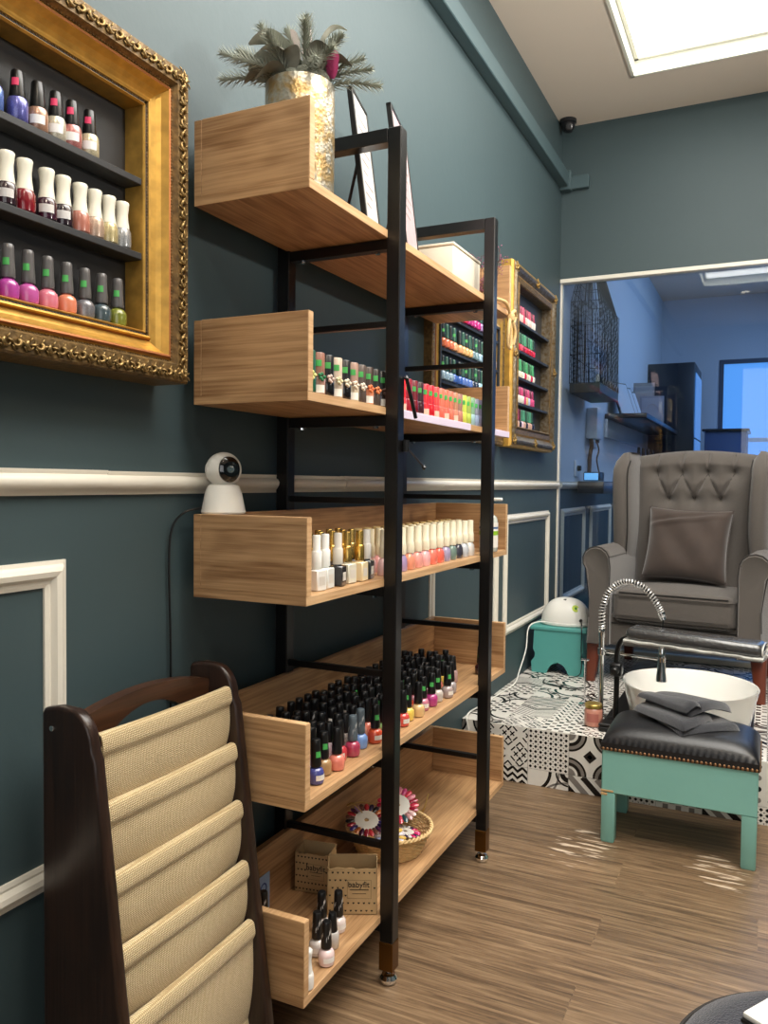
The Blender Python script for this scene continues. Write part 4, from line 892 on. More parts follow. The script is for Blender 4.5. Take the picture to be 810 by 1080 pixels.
# little black clip arm on the near front post
t = thing('clip_arm', 'small black clip with a thin dangling rod on the near front post', 'clip', (-.683, 1.512, 1.18))
b = NB(); tube(b, [(-.678, 1.52, 1.262), (-.672, 1.555, 1.185)], .004, 8); lathe(b, [(.001, -.006), (.006, 0), (.001, .006)], 10, (-.678, 1.518, 1.264)); obj('clip_jaw', b, M_PLASTB, t)
b = NB(); lathe(b, [(.007, -.012), (.007, .012)], 10, (-.676, 1.515, 1.125)); tube(b, [(-.676, 1.515, 1.125), (-.672, 1.60, 1.085)], .0022, 8); lathe(b, [(.001, -.006), (.006, 0), (.001, .006)], 10, (-.672, 1.602, 1.083)); obj('rod', b, M_PLASTB, t)
# sanitiser pump bottle
sx, sy, sz = -.735, 2.245, ST[2] + .0008
t = thing('sanitiser_pump_bottle', 'white and green labelled sanitiser bottle with pump at the far end of the middle tray', 'pump bottle', (sx, sy, sz))
b = NB(); loft(b, [[(u, v, sz + z) for u, v in sq(sx, sy, hx, hx * .8, 24, 3)] for hx, z in ((.024, 0), (.026, .003), (.026, .085), (.022, .100), (.012, .108), (.011, .112))]); bo = obj('bottle', b, mat('clear_plastic_bottle', rgb(206, 212, 204), .15, coat=.6), t)
for z0, z1, m in ((.012, .048, M_LAB), (.048, .060, mat('label_green', rgb(140, 190, 40), .5)), (.060, .066, M_LAB), (.066, .072, mat('label_blue', rgb(90, 120, 160), .5)), (.072, .084, M_LAB)):
    b = NB(); loft(b, [[(u, v, sz + z) for u, v in sq(sx, sy, .0264, .0212, 24, 3)] for z in (z0, z1)]); obj('label_band', b, m, bo)
b = NB(); lathe(b, [(.012, .112), (.0125, .126), (.007, .128), (.004, .130), (.004, .146), (.008, .147), (.008, .155), (.002, .157)], 18, (sx, sy, sz)); rbox(b, (sx - .006, sy - .004, sz + .147), (sx + .040, sy + .006, sz + .156), .003, 2); obj('pump', b, M_PLASTW, t)

# kraft boxes
def kraft(label, x0, y0, rz, w, d, h):
    z0 = ST[0] + .0008; t = thing('kraft_box', label, 'cardboard box', (x0, y0, z0), 0)
    ca, sa = math.cos(rz), math.sin(rz); Mx = Matrix(((ca, -sa, 0, x0), (sa, ca, 0, y0), (0, 0, 1, z0), (0, 0, 0, 1))); th = .0018
    b = NB(); box(b, (0, 0, 0), (w, d, th), 0, 0, Mx); box(b, (0, 0, 0), (th, d, h), 0, 0, Mx); box(b, (w - th, 0, 0), (w, d, h), 0, 0, Mx); box(b, (0, d - th, 0), (w, d, h + .003), 0, 0, Mx)
    # torn front top edge
    rr = random.Random(int(x0 * 1000)); pts = [(0, 0), (w, 0)] + [(w - w * k / 14, h - rr.uniform(0, .005)) for k in range(15)]
    prism(b, pts, lambda u, v, hh: tuple(Mx @ Vector((u, hh, v))), 0, th); obj('carton', b, M_KRAFT, t)
    b = NB()
    for i in range(9):
        for j in range(6):
            u = w * (i + .5 + .5 * (j % 2)) / 9.5; v = h * (j + .5) / 6.2
            if .38 * w < u < .9 * w and .33 * h < v < .75 * h: continue
            r = .0023; pts = [(u, v - r), (u + r, v + .2 * r), (u + r * .9, v + r * .8), (u + r * .4, v + r), (u, v + r * .5), (u - r * .4, v + r), (u - r * .9, v + r * .8), (u - r, v + .2 * r)]
            addm(b, [tuple(Mx @ Vector((p, -.0004, q))) for p, q in pts], [tuple(range(8))])
    for (u0, u1, v0, v1) in ((.4, .88, .34, .345), (.4, .88, .73, .735), (.4, .405, .34, .735), (.875, .88, .34, .735), (.45, .83, .52, .535), (.5, .78, .44, .45)): addm(b, [tuple(Mx @ Vector((p * w, -.0004, q * h))) for p, q in ((u0, v0), (u1, v0), (u1, v1), (u0, v1))], [(0, 1, 2, 3)])
    obj('heart_print', b, M_PRINT, t, recalc=False)
    text_mesh('printed_word', 'babyfit', .017, Mx @ Matrix.Translation((w * .63, -.0006, h * .635)) @ Matrix.Rotation(PI / 2, 4, 'X'), M_PRINT, t)
kraft('open kraft box with small hearts, farther back on the bottom tray', -.925, 1.497, .17, .078, .055, .088)
kraft('open kraft box with hearts and printed word, nearer the bottom tray edge', -.812, 1.443, .45, .104, .055, .100)

# wicker basket with nail sample wheels
BX, BY, BZ = -.8255, 1.775, ST[0] + .0008
t = thing('wicker_basket', 'round shallow pale wicker basket full of nail sample wheels on the bottom tray', 'basket', (BX, BY, BZ))
b = NB(); RB = lambda z: .078 + .026 * (z / .060)
for k in range(11):
    z = .003 + k * .0052; n = 96
    tube(b, [(BX + (RB(z) + .0016 * math.sin(a * 24 + k * PI)) * math.cos(a), BY + (RB(z) + .0016 * math.sin(a * 24 + k * PI)) * math.sin(a), BZ + z) for a in [2 * PI * i / n for i in range(n)]], .0024, 5, closed=True)
for i in range(48):
    a = 2 * PI * i / 48; tube(b, [(BX + RB(z) * math.cos(a), BY + RB(z) * math.sin(a), BZ + z) for z in (.001, .03, .060)], .0016, 4)
obj('woven_side', b, M_WICKER, t, 80)
b = NB(); lathe(b, [(.0001, 0), (.079, 0), (.079, .004), (.0001, .004)], 40, (BX, BY, BZ))
for k in range(8): tube(b, [(BX + (.01 + k * .01) * math.cos(a), BY + (.01 + k * .01) * math.sin(a), BZ + .0045) for a in [2 * PI * i / 40 for i in range(40)]], .002, 4, closed=True)
obj('woven_bottom', b, M_WICKER, t, 80)
b = NB()
for ph in (0, PI):
    tube(b, [(BX + (RB(.060) + .003 * math.cos(a * 26 + ph)) * math.cos(a), BY + (RB(.060) + .003 * math.cos(a * 26 + ph)) * math.sin(a), BZ + .060 + .003 * math.sin(a * 26 + ph)) for a in [2 * PI * i / 220 for i in range(220)]], .0032, 6, closed=True)
obj('braided_rim', b, M_WICKER, t, 80)
def wheel(label, loc, R, n, cols, tiltv, seed):
    rr = random.Random(seed); t = thing('nail_sample_wheel', label, 'nail colour wheel', loc, 0, 'nail colour wheels in the basket')
    q = Vector(tiltv).normalized().to_track_quat('Z', 'Y').to_matrix().to_4x4(); Mx = Matrix.Translation(Vector(loc)) @ q
    b = NB(); lathe(b, [(.006, 0), (R * .56, 0), (R * .58, .001), (R * .56, .002), (.006, .002), (.006, 0)], 32, (0, 0, 0), cap=False, mtx=Mx); obj('hub_disc', b, M_PLASTW, t)
    for k in range(n):
        a = 2 * PI * k / n; c = cols[(k * 7 // 3 + rr.randrange(2)) % len(cols)]; Mk = Mx @ Matrix.Rotation(a, 4, 'Z')
        b = NB(); w = min(.0065, PI * R * .8 / n); ra_ = R * .56
        rings = []
        for s in range(7):
            u = s / 6; x = ra_ + (R - ra_) * u; ww = w * (.45 + .55 * min(1, u * 2.2)) * math.sqrt(max(.04, 1 - max(0, (u - .75) / .25) ** 2 * .9)); hgt = .0028 * math.sin(PI * (u * .8 + .15))
            rings.append([tuple(Mk @ Vector((x, ww * math.cos(p), .0012 + (hgt if math.sin(p) > 0 else .001) * math.sin(p)))) for p in [2 * PI * i / 8 for i in range(8)]])
        loft(b, rings); obj('nail_tip', b, pol(c), t, 60)
DK = [(70, 30, 60), (40, 30, 70), (150, 30, 50), (190, 50, 60), (60, 50, 120), (200, 110, 60), (110, 70, 60), (30, 30, 36), (180, 140, 190)]
PKS = [(220, 60, 90), (214, 80, 140), (160, 30, 60), (40, 80, 90), (240, 150, 170), (200, 150, 150), (60, 40, 60), (226, 190, 190)]
LT = [(226, 220, 230), (190, 196, 210), (230, 190, 80), (150, 160, 200), (220, 120, 140), (232, 226, 220), (120, 120, 190)]
wheel('dark and red nail sample wheel propped on the basket rim towards the back board', (-.868, 1.735, BZ + .078), .052, 22, DK, (.25, -.35, 1), 1)
wheel('pink and red nail sample wheel at the far side of the basket', (-.838, 1.853, BZ + .078), .054, 22, PKS, (.3, -.6, 1), 2)
wheel('pastel nail sample wheel leaning inside the near side of the basket', (-.815, 1.755, BZ + .040), .042, 20, LT, (.45, -.35, 1), 3)
wheel('white and magenta nail sample wheel low in the middle of the basket', (-.80, 1.815, BZ + .032), .040, 20, [(232, 230, 230), (214, 40, 110), (240, 240, 240), (220, 70, 140), (60, 40, 80), (190, 60, 60)], (.1, .1, 1), 4)
t = thing('gold_wire_holder', 'looped pale gold wire stand around the far nail sample wheel', 'wire stand', (-.84, 1.91, BZ))
b = NB(); tube(b, bez([(-.89, 1.885, BZ + .064), (-.90, 1.91, BZ + .075), (-.87, 1.925, BZ + .066), (-.83, 1.93, BZ + .05), (-.80, 1.925, BZ + .045), (-.79, 1.94, BZ + .085), (-.80, 1.93, BZ + .04), (-.82, 1.905, BZ + .004)], 8), .0016, 6); obj('wire', b, mat('gold_wire', rgb(206, 176, 110), .3, .8), t)
b = NB(); tube(b, bez([(-.90, 1.86, BZ + .064), (-.92, 1.80, BZ + .09), (-.925, 1.74, BZ + .10), (-.90, 1.72, BZ + .12), (-.885, 1.745, BZ + .09)], 8), .0016, 6); obj('wire_loop', b, MC['gold_wire'], t)

# ---------------------------------------------------------------- magazine rack
rk = thing('magazine_rack', 'dark wood magazine rack with five beige canvas pockets standing against the wall', 'magazine rack', (-.86, .99, 0))
RKY = (.822, 1.148)
def rackedge(z): return -.760 - (z - .05) * .135 if z < .70 else -.848
def side(y0, y1):
    out = [(-.935, 0), (-.742, 0)]
    for k in range(8): z = .04 + k * .0883; out.append((-.748 - z * .127, z))
    cx_, cz_ = -.880, .668
    for k in range(9):
        a = .05 + (PI / 2 + .0) * k / 8; out.append((cx_ + .042 * math.cos(a), cz_ + .058 * math.sin(a)))
    out += [(-.905, .727), (-.930, .722), (-.935, .715)]
    b = NB(); prism(b, out, lambda u, v, h: (u, h, v), y0, y1)
    bm2 = b; es = [e for e in bm2.edges if abs(e.verts[0].co.y - e.verts[1].co.y) < 1e-6]
    bmesh.ops.recalc_face_normals(bm2, faces=bm2.faces[:]); bmesh.ops.bevel(bm2, geom=es, offset=.006, segments=3, affect='EDGES', profile=.5, clamp_overlap=True)
    return obj('side_panel', bm2, M_WALNUT, rk, 50)
side(RKY[0], RKY[0] + .021); side(RKY[1], RKY[1] + .021)
# arched handle rail
b = NB(); ya, yb = RKY[0] + .019, RKY[1] + .002; n = 24; top_ = []; botm = []
for k in range(n + 1):
    u = k / n; y = ya + (yb - ya) * u; top_.append((y, .698 + .022 * math.sin(PI * u) ** .8)); botm.append((y, .648 + .046 * max(0, math.sin(PI * min(1, max(0, (u - .16) / .68)))) ** .75))
for k in range(n):
    q = [top_[k], top_[k + 1], botm[k + 1], botm[k]]
    addm(b, [(-.912, y, z) for y, z in q] + [(-.890, y, z) for y, z in q], [(3, 2, 1, 0), (4, 5, 6, 7), (0, 1, 5, 4), (2, 3, 7, 6)])
bmesh.ops.remove_doubles(b, verts=b.verts[:], dist=1e-5); obj('handle_rail', b, M_WALNUTY, rk, 50)
b = NB(); box(b, (-.93, ya, .05), (-.76, yb, .066), .003); box(b, (-.775, ya, .030), (-.757, yb, .075), .004); obj('bottom_rail', b, M_WALNUTY, rk)
b = NB(); lathe(b, [(.004, 0), (.004, .002), (.003, .0025)], 12, (0, 0, 0), mtx=Matrix.Translation((-.913, RKY[0], .695)) @ Matrix.Rotation(PI / 2, 4, 'X')); obj('screw_cap', b, M_CHROME, rk)
# pockets: rod roll then sagging sheet
tops5 = [.690, .592, .492, .388, .286]
for i, zt in enumerate(tops5):
    xt = -.748 - zt * .127 - .008; zb = zt - (.125 if i < 4 else .20); xb = xt - .030 if i < 4 else xt - .02
    prof = []
    for k in range(13):
        a = PI * 1.15 - k / 12 * PI * 1.05; prof.append((xt + .009 * math.cos(a) - .006, zt - .009 + .009 * math.sin(a)))
    prof += [(xt + .0045, zt - .016), (xt + .005, zt - .022), (xt + .004, zt - .028), (xt + .000, zt - .031)]
    for k in range(1, 12):
        u = k / 11; prof.append((xt - .001 - .018 * u + .009 * math.sin(PI * u), zt - .031 + (zb + .02 - zt) * u))
    b = NB(); ny = 30; y0, y1 = RKY[0] + .0225, RKY[1] - .0015; wr = random.Random(i)
    ph = wr.uniform(0, 6)
    def fn(u, v, off=0):
        k = v * (len(prof) - 1); i0 = min(int(k), len(prof) - 2); f = k - i0; x = prof[i0][0] * (1 - f) + prof[i0 + 1][0] * f; z = prof[i0][1] * (1 - f) + prof[i0 + 1][1] * f
        s = max(0, v - .5) * 2; x += s * (.006 * math.sin(PI * u) + .0018 * math.sin(u * 9 + ph + v * 3)); z -= .0035 * math.sin(PI * u) * (1 - v)
        return (x + off, y0 + (y1 - y0) * u, z)
    grid(b, fn, ny, 30); grid(b, lambda u, v: fn(u, v, -.0018), ny, 30)
    pk = obj('canvas_pocket', b, M_CANVAS, rk, 60)
    b = NB(); tube(b, [(Vector(fn(u / 30, 16 / 27)) + Vector((.0004, 0, 0))) for u in range(31)], .0011, 5); obj('seam', b, mat('seam_thread', rgb(206, 190, 156), .9), pk)
    b = NB(); box(b, (xt - .010, RKY[0] + .02, zt - .013), (xt - .004, RKY[1], zt - .007)); obj('rod', b, M_WALNUTY, rk)
b = NB(); grid(b, lambda u, v: (-.905 + .11 * (1 - v), RKY[0] + .0225 + (RKY[1] - .0015 - RKY[0] - .0225) * u, .07 + .59 * v), 8, 8); grid(b, lambda u, v: (-.907 + .11 * (1 - v), RKY[0] + .0225 + (RKY[1] - .0015 - RKY[0] - .0225) * u, .07 + .59 * v), 8, 8); obj('canvas_back', b, M_CANVAS, rk)

# ---------------------------------------------------------------- wing armchair (local axes: front is -y)
CH = thing('wing_armchair', 'large tufted grey wingback armchair on the patterned tile platform by the glass', 'armchair', (-.320, 3.745, PZ + .0008), math.radians(-6))
def L(name, b, m, par=None, ang=60): return obj(name, b, m, par or CH, ang, world=False)
for sx in (-1, 1):
    for fy, r0 in ((-.245, 1), (.24, 0)):
        b = NB(); loft(b, [[(sx * (.325 if fy < 0 else .30) + u + sx * .012 * (1 - z / .17), fy + v - (.01 if fy < 0 else -.03) * (1 - z / .17), z) for u, v in sq(0, 0, .018 + .012 * z / .17, .018 + .012 * z / .17, 16, 4)] for z in (0, .05, .1, .14, .172)])
        L('leg', b, M_DLEG)
b = NB(); rbox(b, (-.315, -.262, .165), (.315, .20, .30), .015, 3); L('seat_base', b, M_CHAIR)
b = NB(); tube(b, [(-.25, -.264, .262), (.25, -.264, .262)], .003, 6); L('piping', b, M_PIPE)
# seat cushion
def cush(v):
    v.z += .016 * (1 - (v.x / .26) ** 2) * (1 - ((v.y + .05) / .24) ** 2) if v.z > .36 else 0
    v.y -= .006 * (1 - (v.x / .26) ** 2) if v.y < -.1 else 0
    return v
b = NB(); rbox(b, (-.247, -.285, .268), (.247, .15, .405), .035, 5, fn=cush); sc_ = L('seat_cushion', b, M_CHAIR)
b = NB(); tube(b, [(x, -.280 - .006 * (1 - (x / .26) ** 2), .397) for x in [-.215 + .43 * k / 16 for k in range(17)]], .003, 6); tube(b, [(x, -.280 - .006 * (1 - (x / .26) ** 2), .278) for x in [-.215 + .43 * k / 16 for k in range(17)]], .003, 6); L('piping', b, M_PIPE, sc_)
# tufted back
BTN = [(x, .905) for x in (-.165, -.055, .055, .165)] + [(x, .785) for x in (-.11, 0, .11)]
def seg(p, a, c):
    d = Vector(c) - Vector(a); t = max(0, min(1, (Vector(p) - Vector(a)).dot(d) / d.length_squared)); return (Vector(p) - (Vector(a) + d * t)).length
CRE = [((x, .905), (x, 1.06)) for x in (-.165, -.055, .055, .165)] + [((-.165, .905), (-.11, .785)), ((-.055, .905), (-.11, .785)), ((-.055, .905), (0, .785)), ((.055, .905), (0, .785)), ((.055, .905), (.11, .785)), ((.165, .905), (.11, .785))]
def backf(u, v):
    x = -.262 + .524 * u; top_ = .985 + .024 * math.cos(x / .262 * PI / 2); z = .36 + (top_ - .36) * v
    edge = min(1, (1 - abs(2 * u - 1) ** 8)) ** .5 * min(1, max(0, (1 - v) / .09)) ** .5
    y = .165 - .085 * edge + .10 * (z - .4) * .55
    dent = 0
    for bx, bz in BTN: dent = max(dent, .048 * math.exp(-(((x - bx) / .032) ** 2 + ((z - bz) / .032) ** 2) ** .6))
    for a, c in CRE:
        dd = seg((x, z), a, c); dent = max(dent, .026 * math.exp(-(dd / .010) ** 1.2))
    return (x, y + dent * edge, z)
b = NB(); nu, nv = 110, 110; grid(b, backf, nu, nv)
grid(b, lambda u, v: (-.262 + .524 * u, .235 + .05 * v, .36 + (.985 + .024 * math.cos((-.262 + .524 * u) / .262 * PI / 2) - .36) * v), 20, 4)
E2 = [backf(i / 40, 1) for i in range(41)]; addm(b, E2 + [(p[0], .285, p[2]) for p in E2], [(i, i + 1, 42 + i, 41 + i) for i in range(40)])
for uu in (0, 1):
    E3 = [backf(uu, i / 30) for i in range(31)]; addm(b, E3 + [(p[0], .235 + .05 * i / 30, p[2]) for i, p in enumerate(E3)], [(i, i + 1, 32 + i, 31 + i) for i in range(30)])
bk = L('backrest', b, M_CHAIR, ang=80)
for (ax_, az_), (ex2, ez2) in CRE:
    b = NB(); ps = []
    for k in range(11):
        xx = ax_ + (ex2 - ax_) * k / 10; zz_ = min(az_ + (ez2 - az_) * k / 10, .99); tp_ = .985 + .024 * math.cos(xx / .262 * PI / 2); vv = min(.985, (zz_ - .36) / (tp_ - .36)); q_ = backf((xx + .262) / .524, vv); ps.append((q_[0], q_[1] - .0006, q_[2]))
    tube(b, ps, .0016, 5); L('tuft_crease_shade', b, M_PIPE, bk)  # dark cords put the crease shade into the tufting
for bx, bz in BTN:
    yy = backf((bx + .262) / .524, (bz - .36) / (.985 + .024 * math.cos(bx / .262 * PI / 2) - .36))[1]
    b = NB(); lathe(b, [(.0001, -.005), (.008, -.003), (.011, 0), (.009, .004)], 14, (0, 0, 0), mtx=Matrix.Translation((bx, yy - .002, bz)) @ Matrix.Rotation(-PI / 2, 4, 'X') @ Matrix.Scale(-1, 4, (0, 0, 1))); L('tuft_button', b, M_CHAIR, bk)
# wings
for sx in (-1, 1):
    b = NB(); rings = []; front_ = []
    for k in range(15):
        t = k / 14; z = .48 + t * .515; yf = (-.03 - .035 * math.sin(PI * min(1, t * .9))) + (.0 if t < .85 else (t - .85) / .15 * .085); cx_ = sx * (.288 - .006 * math.sin(PI * min(1, t * 1.3))); hw = .030 + .014 * math.sin(PI * min(.5, t * 1.2))
        if t > .9: hw *= math.sqrt(max(.12, 1 - ((t - .9) / .1) ** 2)) 
        yb_ = .27; rings.append([(u, v, z) for u, v in sq(cx_, (yf + yb_) / 2, hw, (yb_ - yf) / 2, 28, 3.2)]); front_.append((cx_ - sx * hw * .8, yf + .012, z))
    rings.append([(u, v, 1.000) for u, v in sq(sx * .276, .16, .012, .08, 28, 3)])
    loft(b, rings); w_ = L('wing', b, M_CHAIR)
    b = NB(); tube(b, front_[:-1], .003, 6); L('piping', b, M_PIPE, w_)
# rolled arms
for sx in (-1, 1):
    b = NB(); rings = []; ys = [(-.302, .80), (-.312, .93), (-.300, 1), (-.26, 1.0), (-.10, 1.0), (.06, 1), (.20, .98), (.24, .90)]
    def sec(s):
        P_ = [(.252, .17), (.252, .42), (.250, .50), (.256, .545)]
        for k in range(9):
            a = PI * .92 - k / 8 * PI * 1.15; P_.append((.310 + .058 * s * math.cos(a), .530 + .058 * s * math.sin(a)))
        P_ += [(.345, .44), (.335, .36), (.338, .28), (.345, .17)]
        cx_, cz_ = .30, .40
        return [(cx_ + (x - cx_) * s, cz_ + (z - cz_) * (s if z > .2 else 1)) for x, z in P_]
    for y, s in ((-.300, .90), (-.308, .96), (-.298, 1), (-.27, 1), (-.1, 1), (.06, 1), (.2, 1), (.245, .96)): rings.append([(sx * x, y, z) for x, z in sec(s)])
    loft(b, rings); a_ = L('arm', b, M_CHAIR, ang=50)
    b = NB(); tube(b, [(sx * x, -.302, z) for x, z in sec(.99)][:-1], .0032, 6); L('piping', b, M_PIPE, a_)
# scatter cushion on the chair
cu = thing('scatter_cushion', 'square brown velvet cushion leaning in the grey wingback armchair', 'cushion', (0, 0, 0)); rot = Matrix.Rotation(math.radians(-6), 4, 'Z')
cu.location = Vector((-.320, 3.745, PZ)) + rot @ Vector((-.005, .020, .590)); cu.rotation_euler = (math.radians(-17), math.radians(2), math.radians(-6))
def cushf(sgn):
    def f(u, v):
        x = 2 * u - 1; z = 2 * v - 1; pin = 1 - .07 * (1 - abs(z) ** 2) * abs(x) ** 3; pin2 = 1 - .07 * (1 - x * x) * abs(z) ** 3
        th = .062 * ((1 - x ** 4) * (1 - z ** 4)) ** .6
        wr = .006 * math.sin(7 * x + 5 * z) * (1 - x * x) * (1 - z * z) + (.010 * math.exp(-((z - .62 - .2 * x) / .06) ** 2) - .010 * math.exp(-((z - .74 - .22 * x) / .05) ** 2)) * (1 - x ** 4) * (1 - z ** 2) * 1.4
        return (x * .178 * pin, sgn * (th + (wr if sgn < 0 else 0)), z * .165 * pin2)
    return f
b = NB(); grid(b, cushf(-1), 40, 40); grid(b, cushf(1), 40, 40); bmesh.ops.remove_doubles(b, verts=b.verts[:], dist=1e-5); obj('cover', b, M_VELVET, cu, 80, world=False)
b = NB(); pts = [cushf(-1)(u, 0) for u in [k / 12 for k in range(13)]] + [cushf(-1)(1, v) for v in [k / 12 for k in range(1, 13)]] + [cushf(-1)(1 - u, 1) for u in [k / 12 for k in range(1, 13)]] + [cushf(-1)(0, 1 - v) for v in [k / 12 for k in range(1, 12)]]
tube(b, pts, .0025, 6, closed=True); obj('edge_seam', b, M_VELVET, cu, world=False)

# ---------------------------------------------------------------- footstool with nailhead leather top, folded towel
OT = thing('upholstered_stool', 'turquoise painted stool with padded black leather top and brass nailheads', 'stool', (-.215, 2.52, 0))
ox0, ox1, oy0, oy1 = -.425, -.008, 2.388, 2.668
b = NB(); box(b, (ox0, oy0, .148), (ox1, oy1, .292), .003); obj('apron_box', b, M_TURQ, OT)
for x in (ox0, ox1 - .040):
    for y in (oy0, oy1 - .040):
        b = NB(); loft(b, [[(x + .02 + u, y + .02 + v, z) for u, v in sq(0, 0, h_, h_, 16, 12)] for z, h_ in ((0, .017), (.006, .0195), (.148, .020))]); obj('leg', b, M_TURQ, OT)
b = NB(); box(b, (ox0 - .001, oy0 - .001, .151), (ox0 + .035, oy0 + .004, .157), .001); box(b, (ox0 - .001, oy0 - .0008, .140), (ox0 + .018, oy0 + .003, .148), .001)
plab(obj('chipped_patch', b, mat('bare_wood_chip', rgb(196, 160, 110), .8), OT), 'bare wood where the paint is chipped')
def otf(u, v):
    x = 2 * u - 1; y = 2 * v - 1; hx = (ox1 - ox0) / 2 + .003; hy = (oy1 - oy0) / 2 + .003
    h = .012 + .052 * ((1 - abs(x) ** 6.0) * (1 - abs(y) ** 4)) ** .5
    return ((ox0 + ox1) / 2 + x * hx * (1 + .0 * h), (oy0 + oy1) / 2 + y * hy, .284 + h)
b = NB(); grid(b, otf, 48, 36)
hx = (ox1 - ox0) / 2 + .003; hy = (oy1 - oy0) / 2 + .003
rng = [otf(k / 24, 0) for k in range(25)] + [otf(1, k / 24) for k in range(1, 25)] + [otf(1 - k / 24, 1) for k in range(1, 25)] + [otf(0, 1 - k / 24) for k in range(1, 24)]
n = len(rng); addm(b, rng + [(p[0], p[1], .274) for p in rng], [(i, (i + 1) % n, n + (i + 1) % n, n + i) for i in range(n)]); addm(b, [(p[0], p[1], .274) for p in rng], [tuple(range(n))[::-1]])
bmesh.ops.remove_doubles(b, verts=b.verts[:], dist=1e-5); ct = obj('padded_top', b, M_LEATHER, OT, 70)
b = NB(); NH = mat('nailhead_brass', rgb(150, 116, 84), .3, .9)
nx = 36; ny = 22
def nail(x, y, ax):
    R_ = Matrix.Rotation(PI / 2, 4, 'X') if ax == 'f' else Matrix.Rotation(PI / 2, 4, 'Y') @ Matrix.Scale(1, 4)
    s_ = {'f': Matrix.Rotation(PI / 2, 4, 'X'), 'b': Matrix.Rotation(-PI / 2, 4, 'X'), 'r': Matrix.Rotation(PI / 2, 4, 'Y'), 'l': Matrix.Rotation(-PI / 2, 4, 'Y')}[ax]
    lathe(b, [(.0048, 0), (.0045, .0015), (.0028, .0030), (.0001, .0036)], 8, (0, 0, 0), mtx=Matrix.Translation((x, y, .279)) @ s_)
for k in range(nx): x = ox0 + .004 + (ox1 - ox0 - .008) * k / (nx - 1); nail(x, oy0 - .003, 'f'); nail(x, oy1 + .003, 'b')
for k in range(ny): y = oy0 + .004 + (oy1 - oy0 - .008) * k / (ny - 1); nail(ox1 + .003, y, 'r'); nail(ox0 - .003, y, 'l')
nh = obj('nailhead_trim', b, NH, OT)
# folded towel: three cloth layers lying on the padded top
tw = thing('folded_towel', 'charcoal grey towel folded loosely on the black leather stool top', 'towel', (-.215, 2.56, .372))
def cloth(quad, zoff, th, seed, name, fold=0):
    q = [Vector((x, y)) for x, y in quad]; r_ = random.Random(seed); p1, p2 = r_.uniform(0, 6), r_.uniform(0, 6)
    def top_(u, v, o=0):
        e0 = min(u, 1 - u, v, 1 - v); cu_, cv_ = 2 * u - 1, 2 * v - 1; k_ = 1 - .10 * (abs(cu_ * cv_)) ** 2 + .012 * math.sin(9 * u + p1) * math.sin(7 * v + p2); u, v = .5 + cu_ * k_ / 2, .5 + cv_ * k_ / 2
        p = (q[0] * (1 - u) + q[1] * u) * (1 - v) + (q[3] * (1 - u) + q[2] * u) * v
        x = (p.x - (ox0 + ox1) / 2) / hx; y = (p.y - (oy0 + oy1) / 2) / hy; x = max(-.995, min(.995, x)); y = max(-.995, min(.995, y))
        zz = .284 + .012 + .052 * ((1 - abs(x) ** 6) * (1 - abs(y) ** 4)) ** .5
        e = e0
        z = zz + zoff + fold * math.sin(PI * u) * (.4 + .6 * v) + .0025 * math.sin(6 * u + p1) * math.sin(5 * v + p2) + (o if e > 0 else 0) * min(1, e * 12) ** .5
        return (p.x, p.y, z)
    b = NB(); grid(b, lambda u, v: top_(u, v, th), 30, 30); grid(b, lambda u, v: top_(u, v, -.0005), 30, 30); bmesh.ops.remove_doubles(b, verts=b.verts[:], dist=1e-5)
    return obj(name, b, M_TOWEL, tw, 70)
cloth([(-.305, 2.520), (-.215, 2.402), (-.045, 2.520), (-.185, 2.640)], .001, .020, 1, 'lower_fold')
cloth([(-.372, 2.545), (-.305, 2.660), (-.120, 2.510), (-.200, 2.400)], .014, .018, 2, 'middle_fold', .008)
cloth([(-.345, 2.580), (-.255, 2.662), (-.070, 2.565), (-.190, 2.440)], .030, .024, 3, 'upper_fold', .026)
cloth([(-.362, 2.562), (-.325, 2.600), (-.150, 2.480), (-.195, 2.440)], .050, .012, 4, 'turned_back_edge', .018)

# ---------------------------------------------------------------- pedicure basin, taps, foot rest
b = NB(); box(b, (-.512, 2.80, PZ + .0008), (-.03, 3.43, PZ + .018), .003); box(b, (-.512, 2.80, PZ + .018), (-.440, 2.86, PZ + .030), .003)
tag(obj('basin_base_slab', b, M_STONE), 'glossy black stone slab under the round white basin', 'slab')
bx, by, bz = -.235, 2.965, PZ + .0186
t = thing('foot_basin', 'round white ceramic basin on a black slab behind the turquoise stool', 'basin', (bx, by, bz))
b = NB(); lathe(b, [(.17, 0), (.185, .002), (.196, .02), (.212, .100), (.222, .140), (.2235, .144), (.2215, .147), (.2175, .146), (.214, .140), (.200, .08), (.180, .03), (.13, .014), (.03, .010), (.0001, .010)], 64, (bx, by, bz), cap=False); obj('bowl', b, M_CERAMIC, t)
b = NB(); lathe(b, [(.0001, .0115), (.018, .0125), (.022, .0105)], 20, (bx, by, bz), cap=False); obj('drain', b, M_CHROME, t)
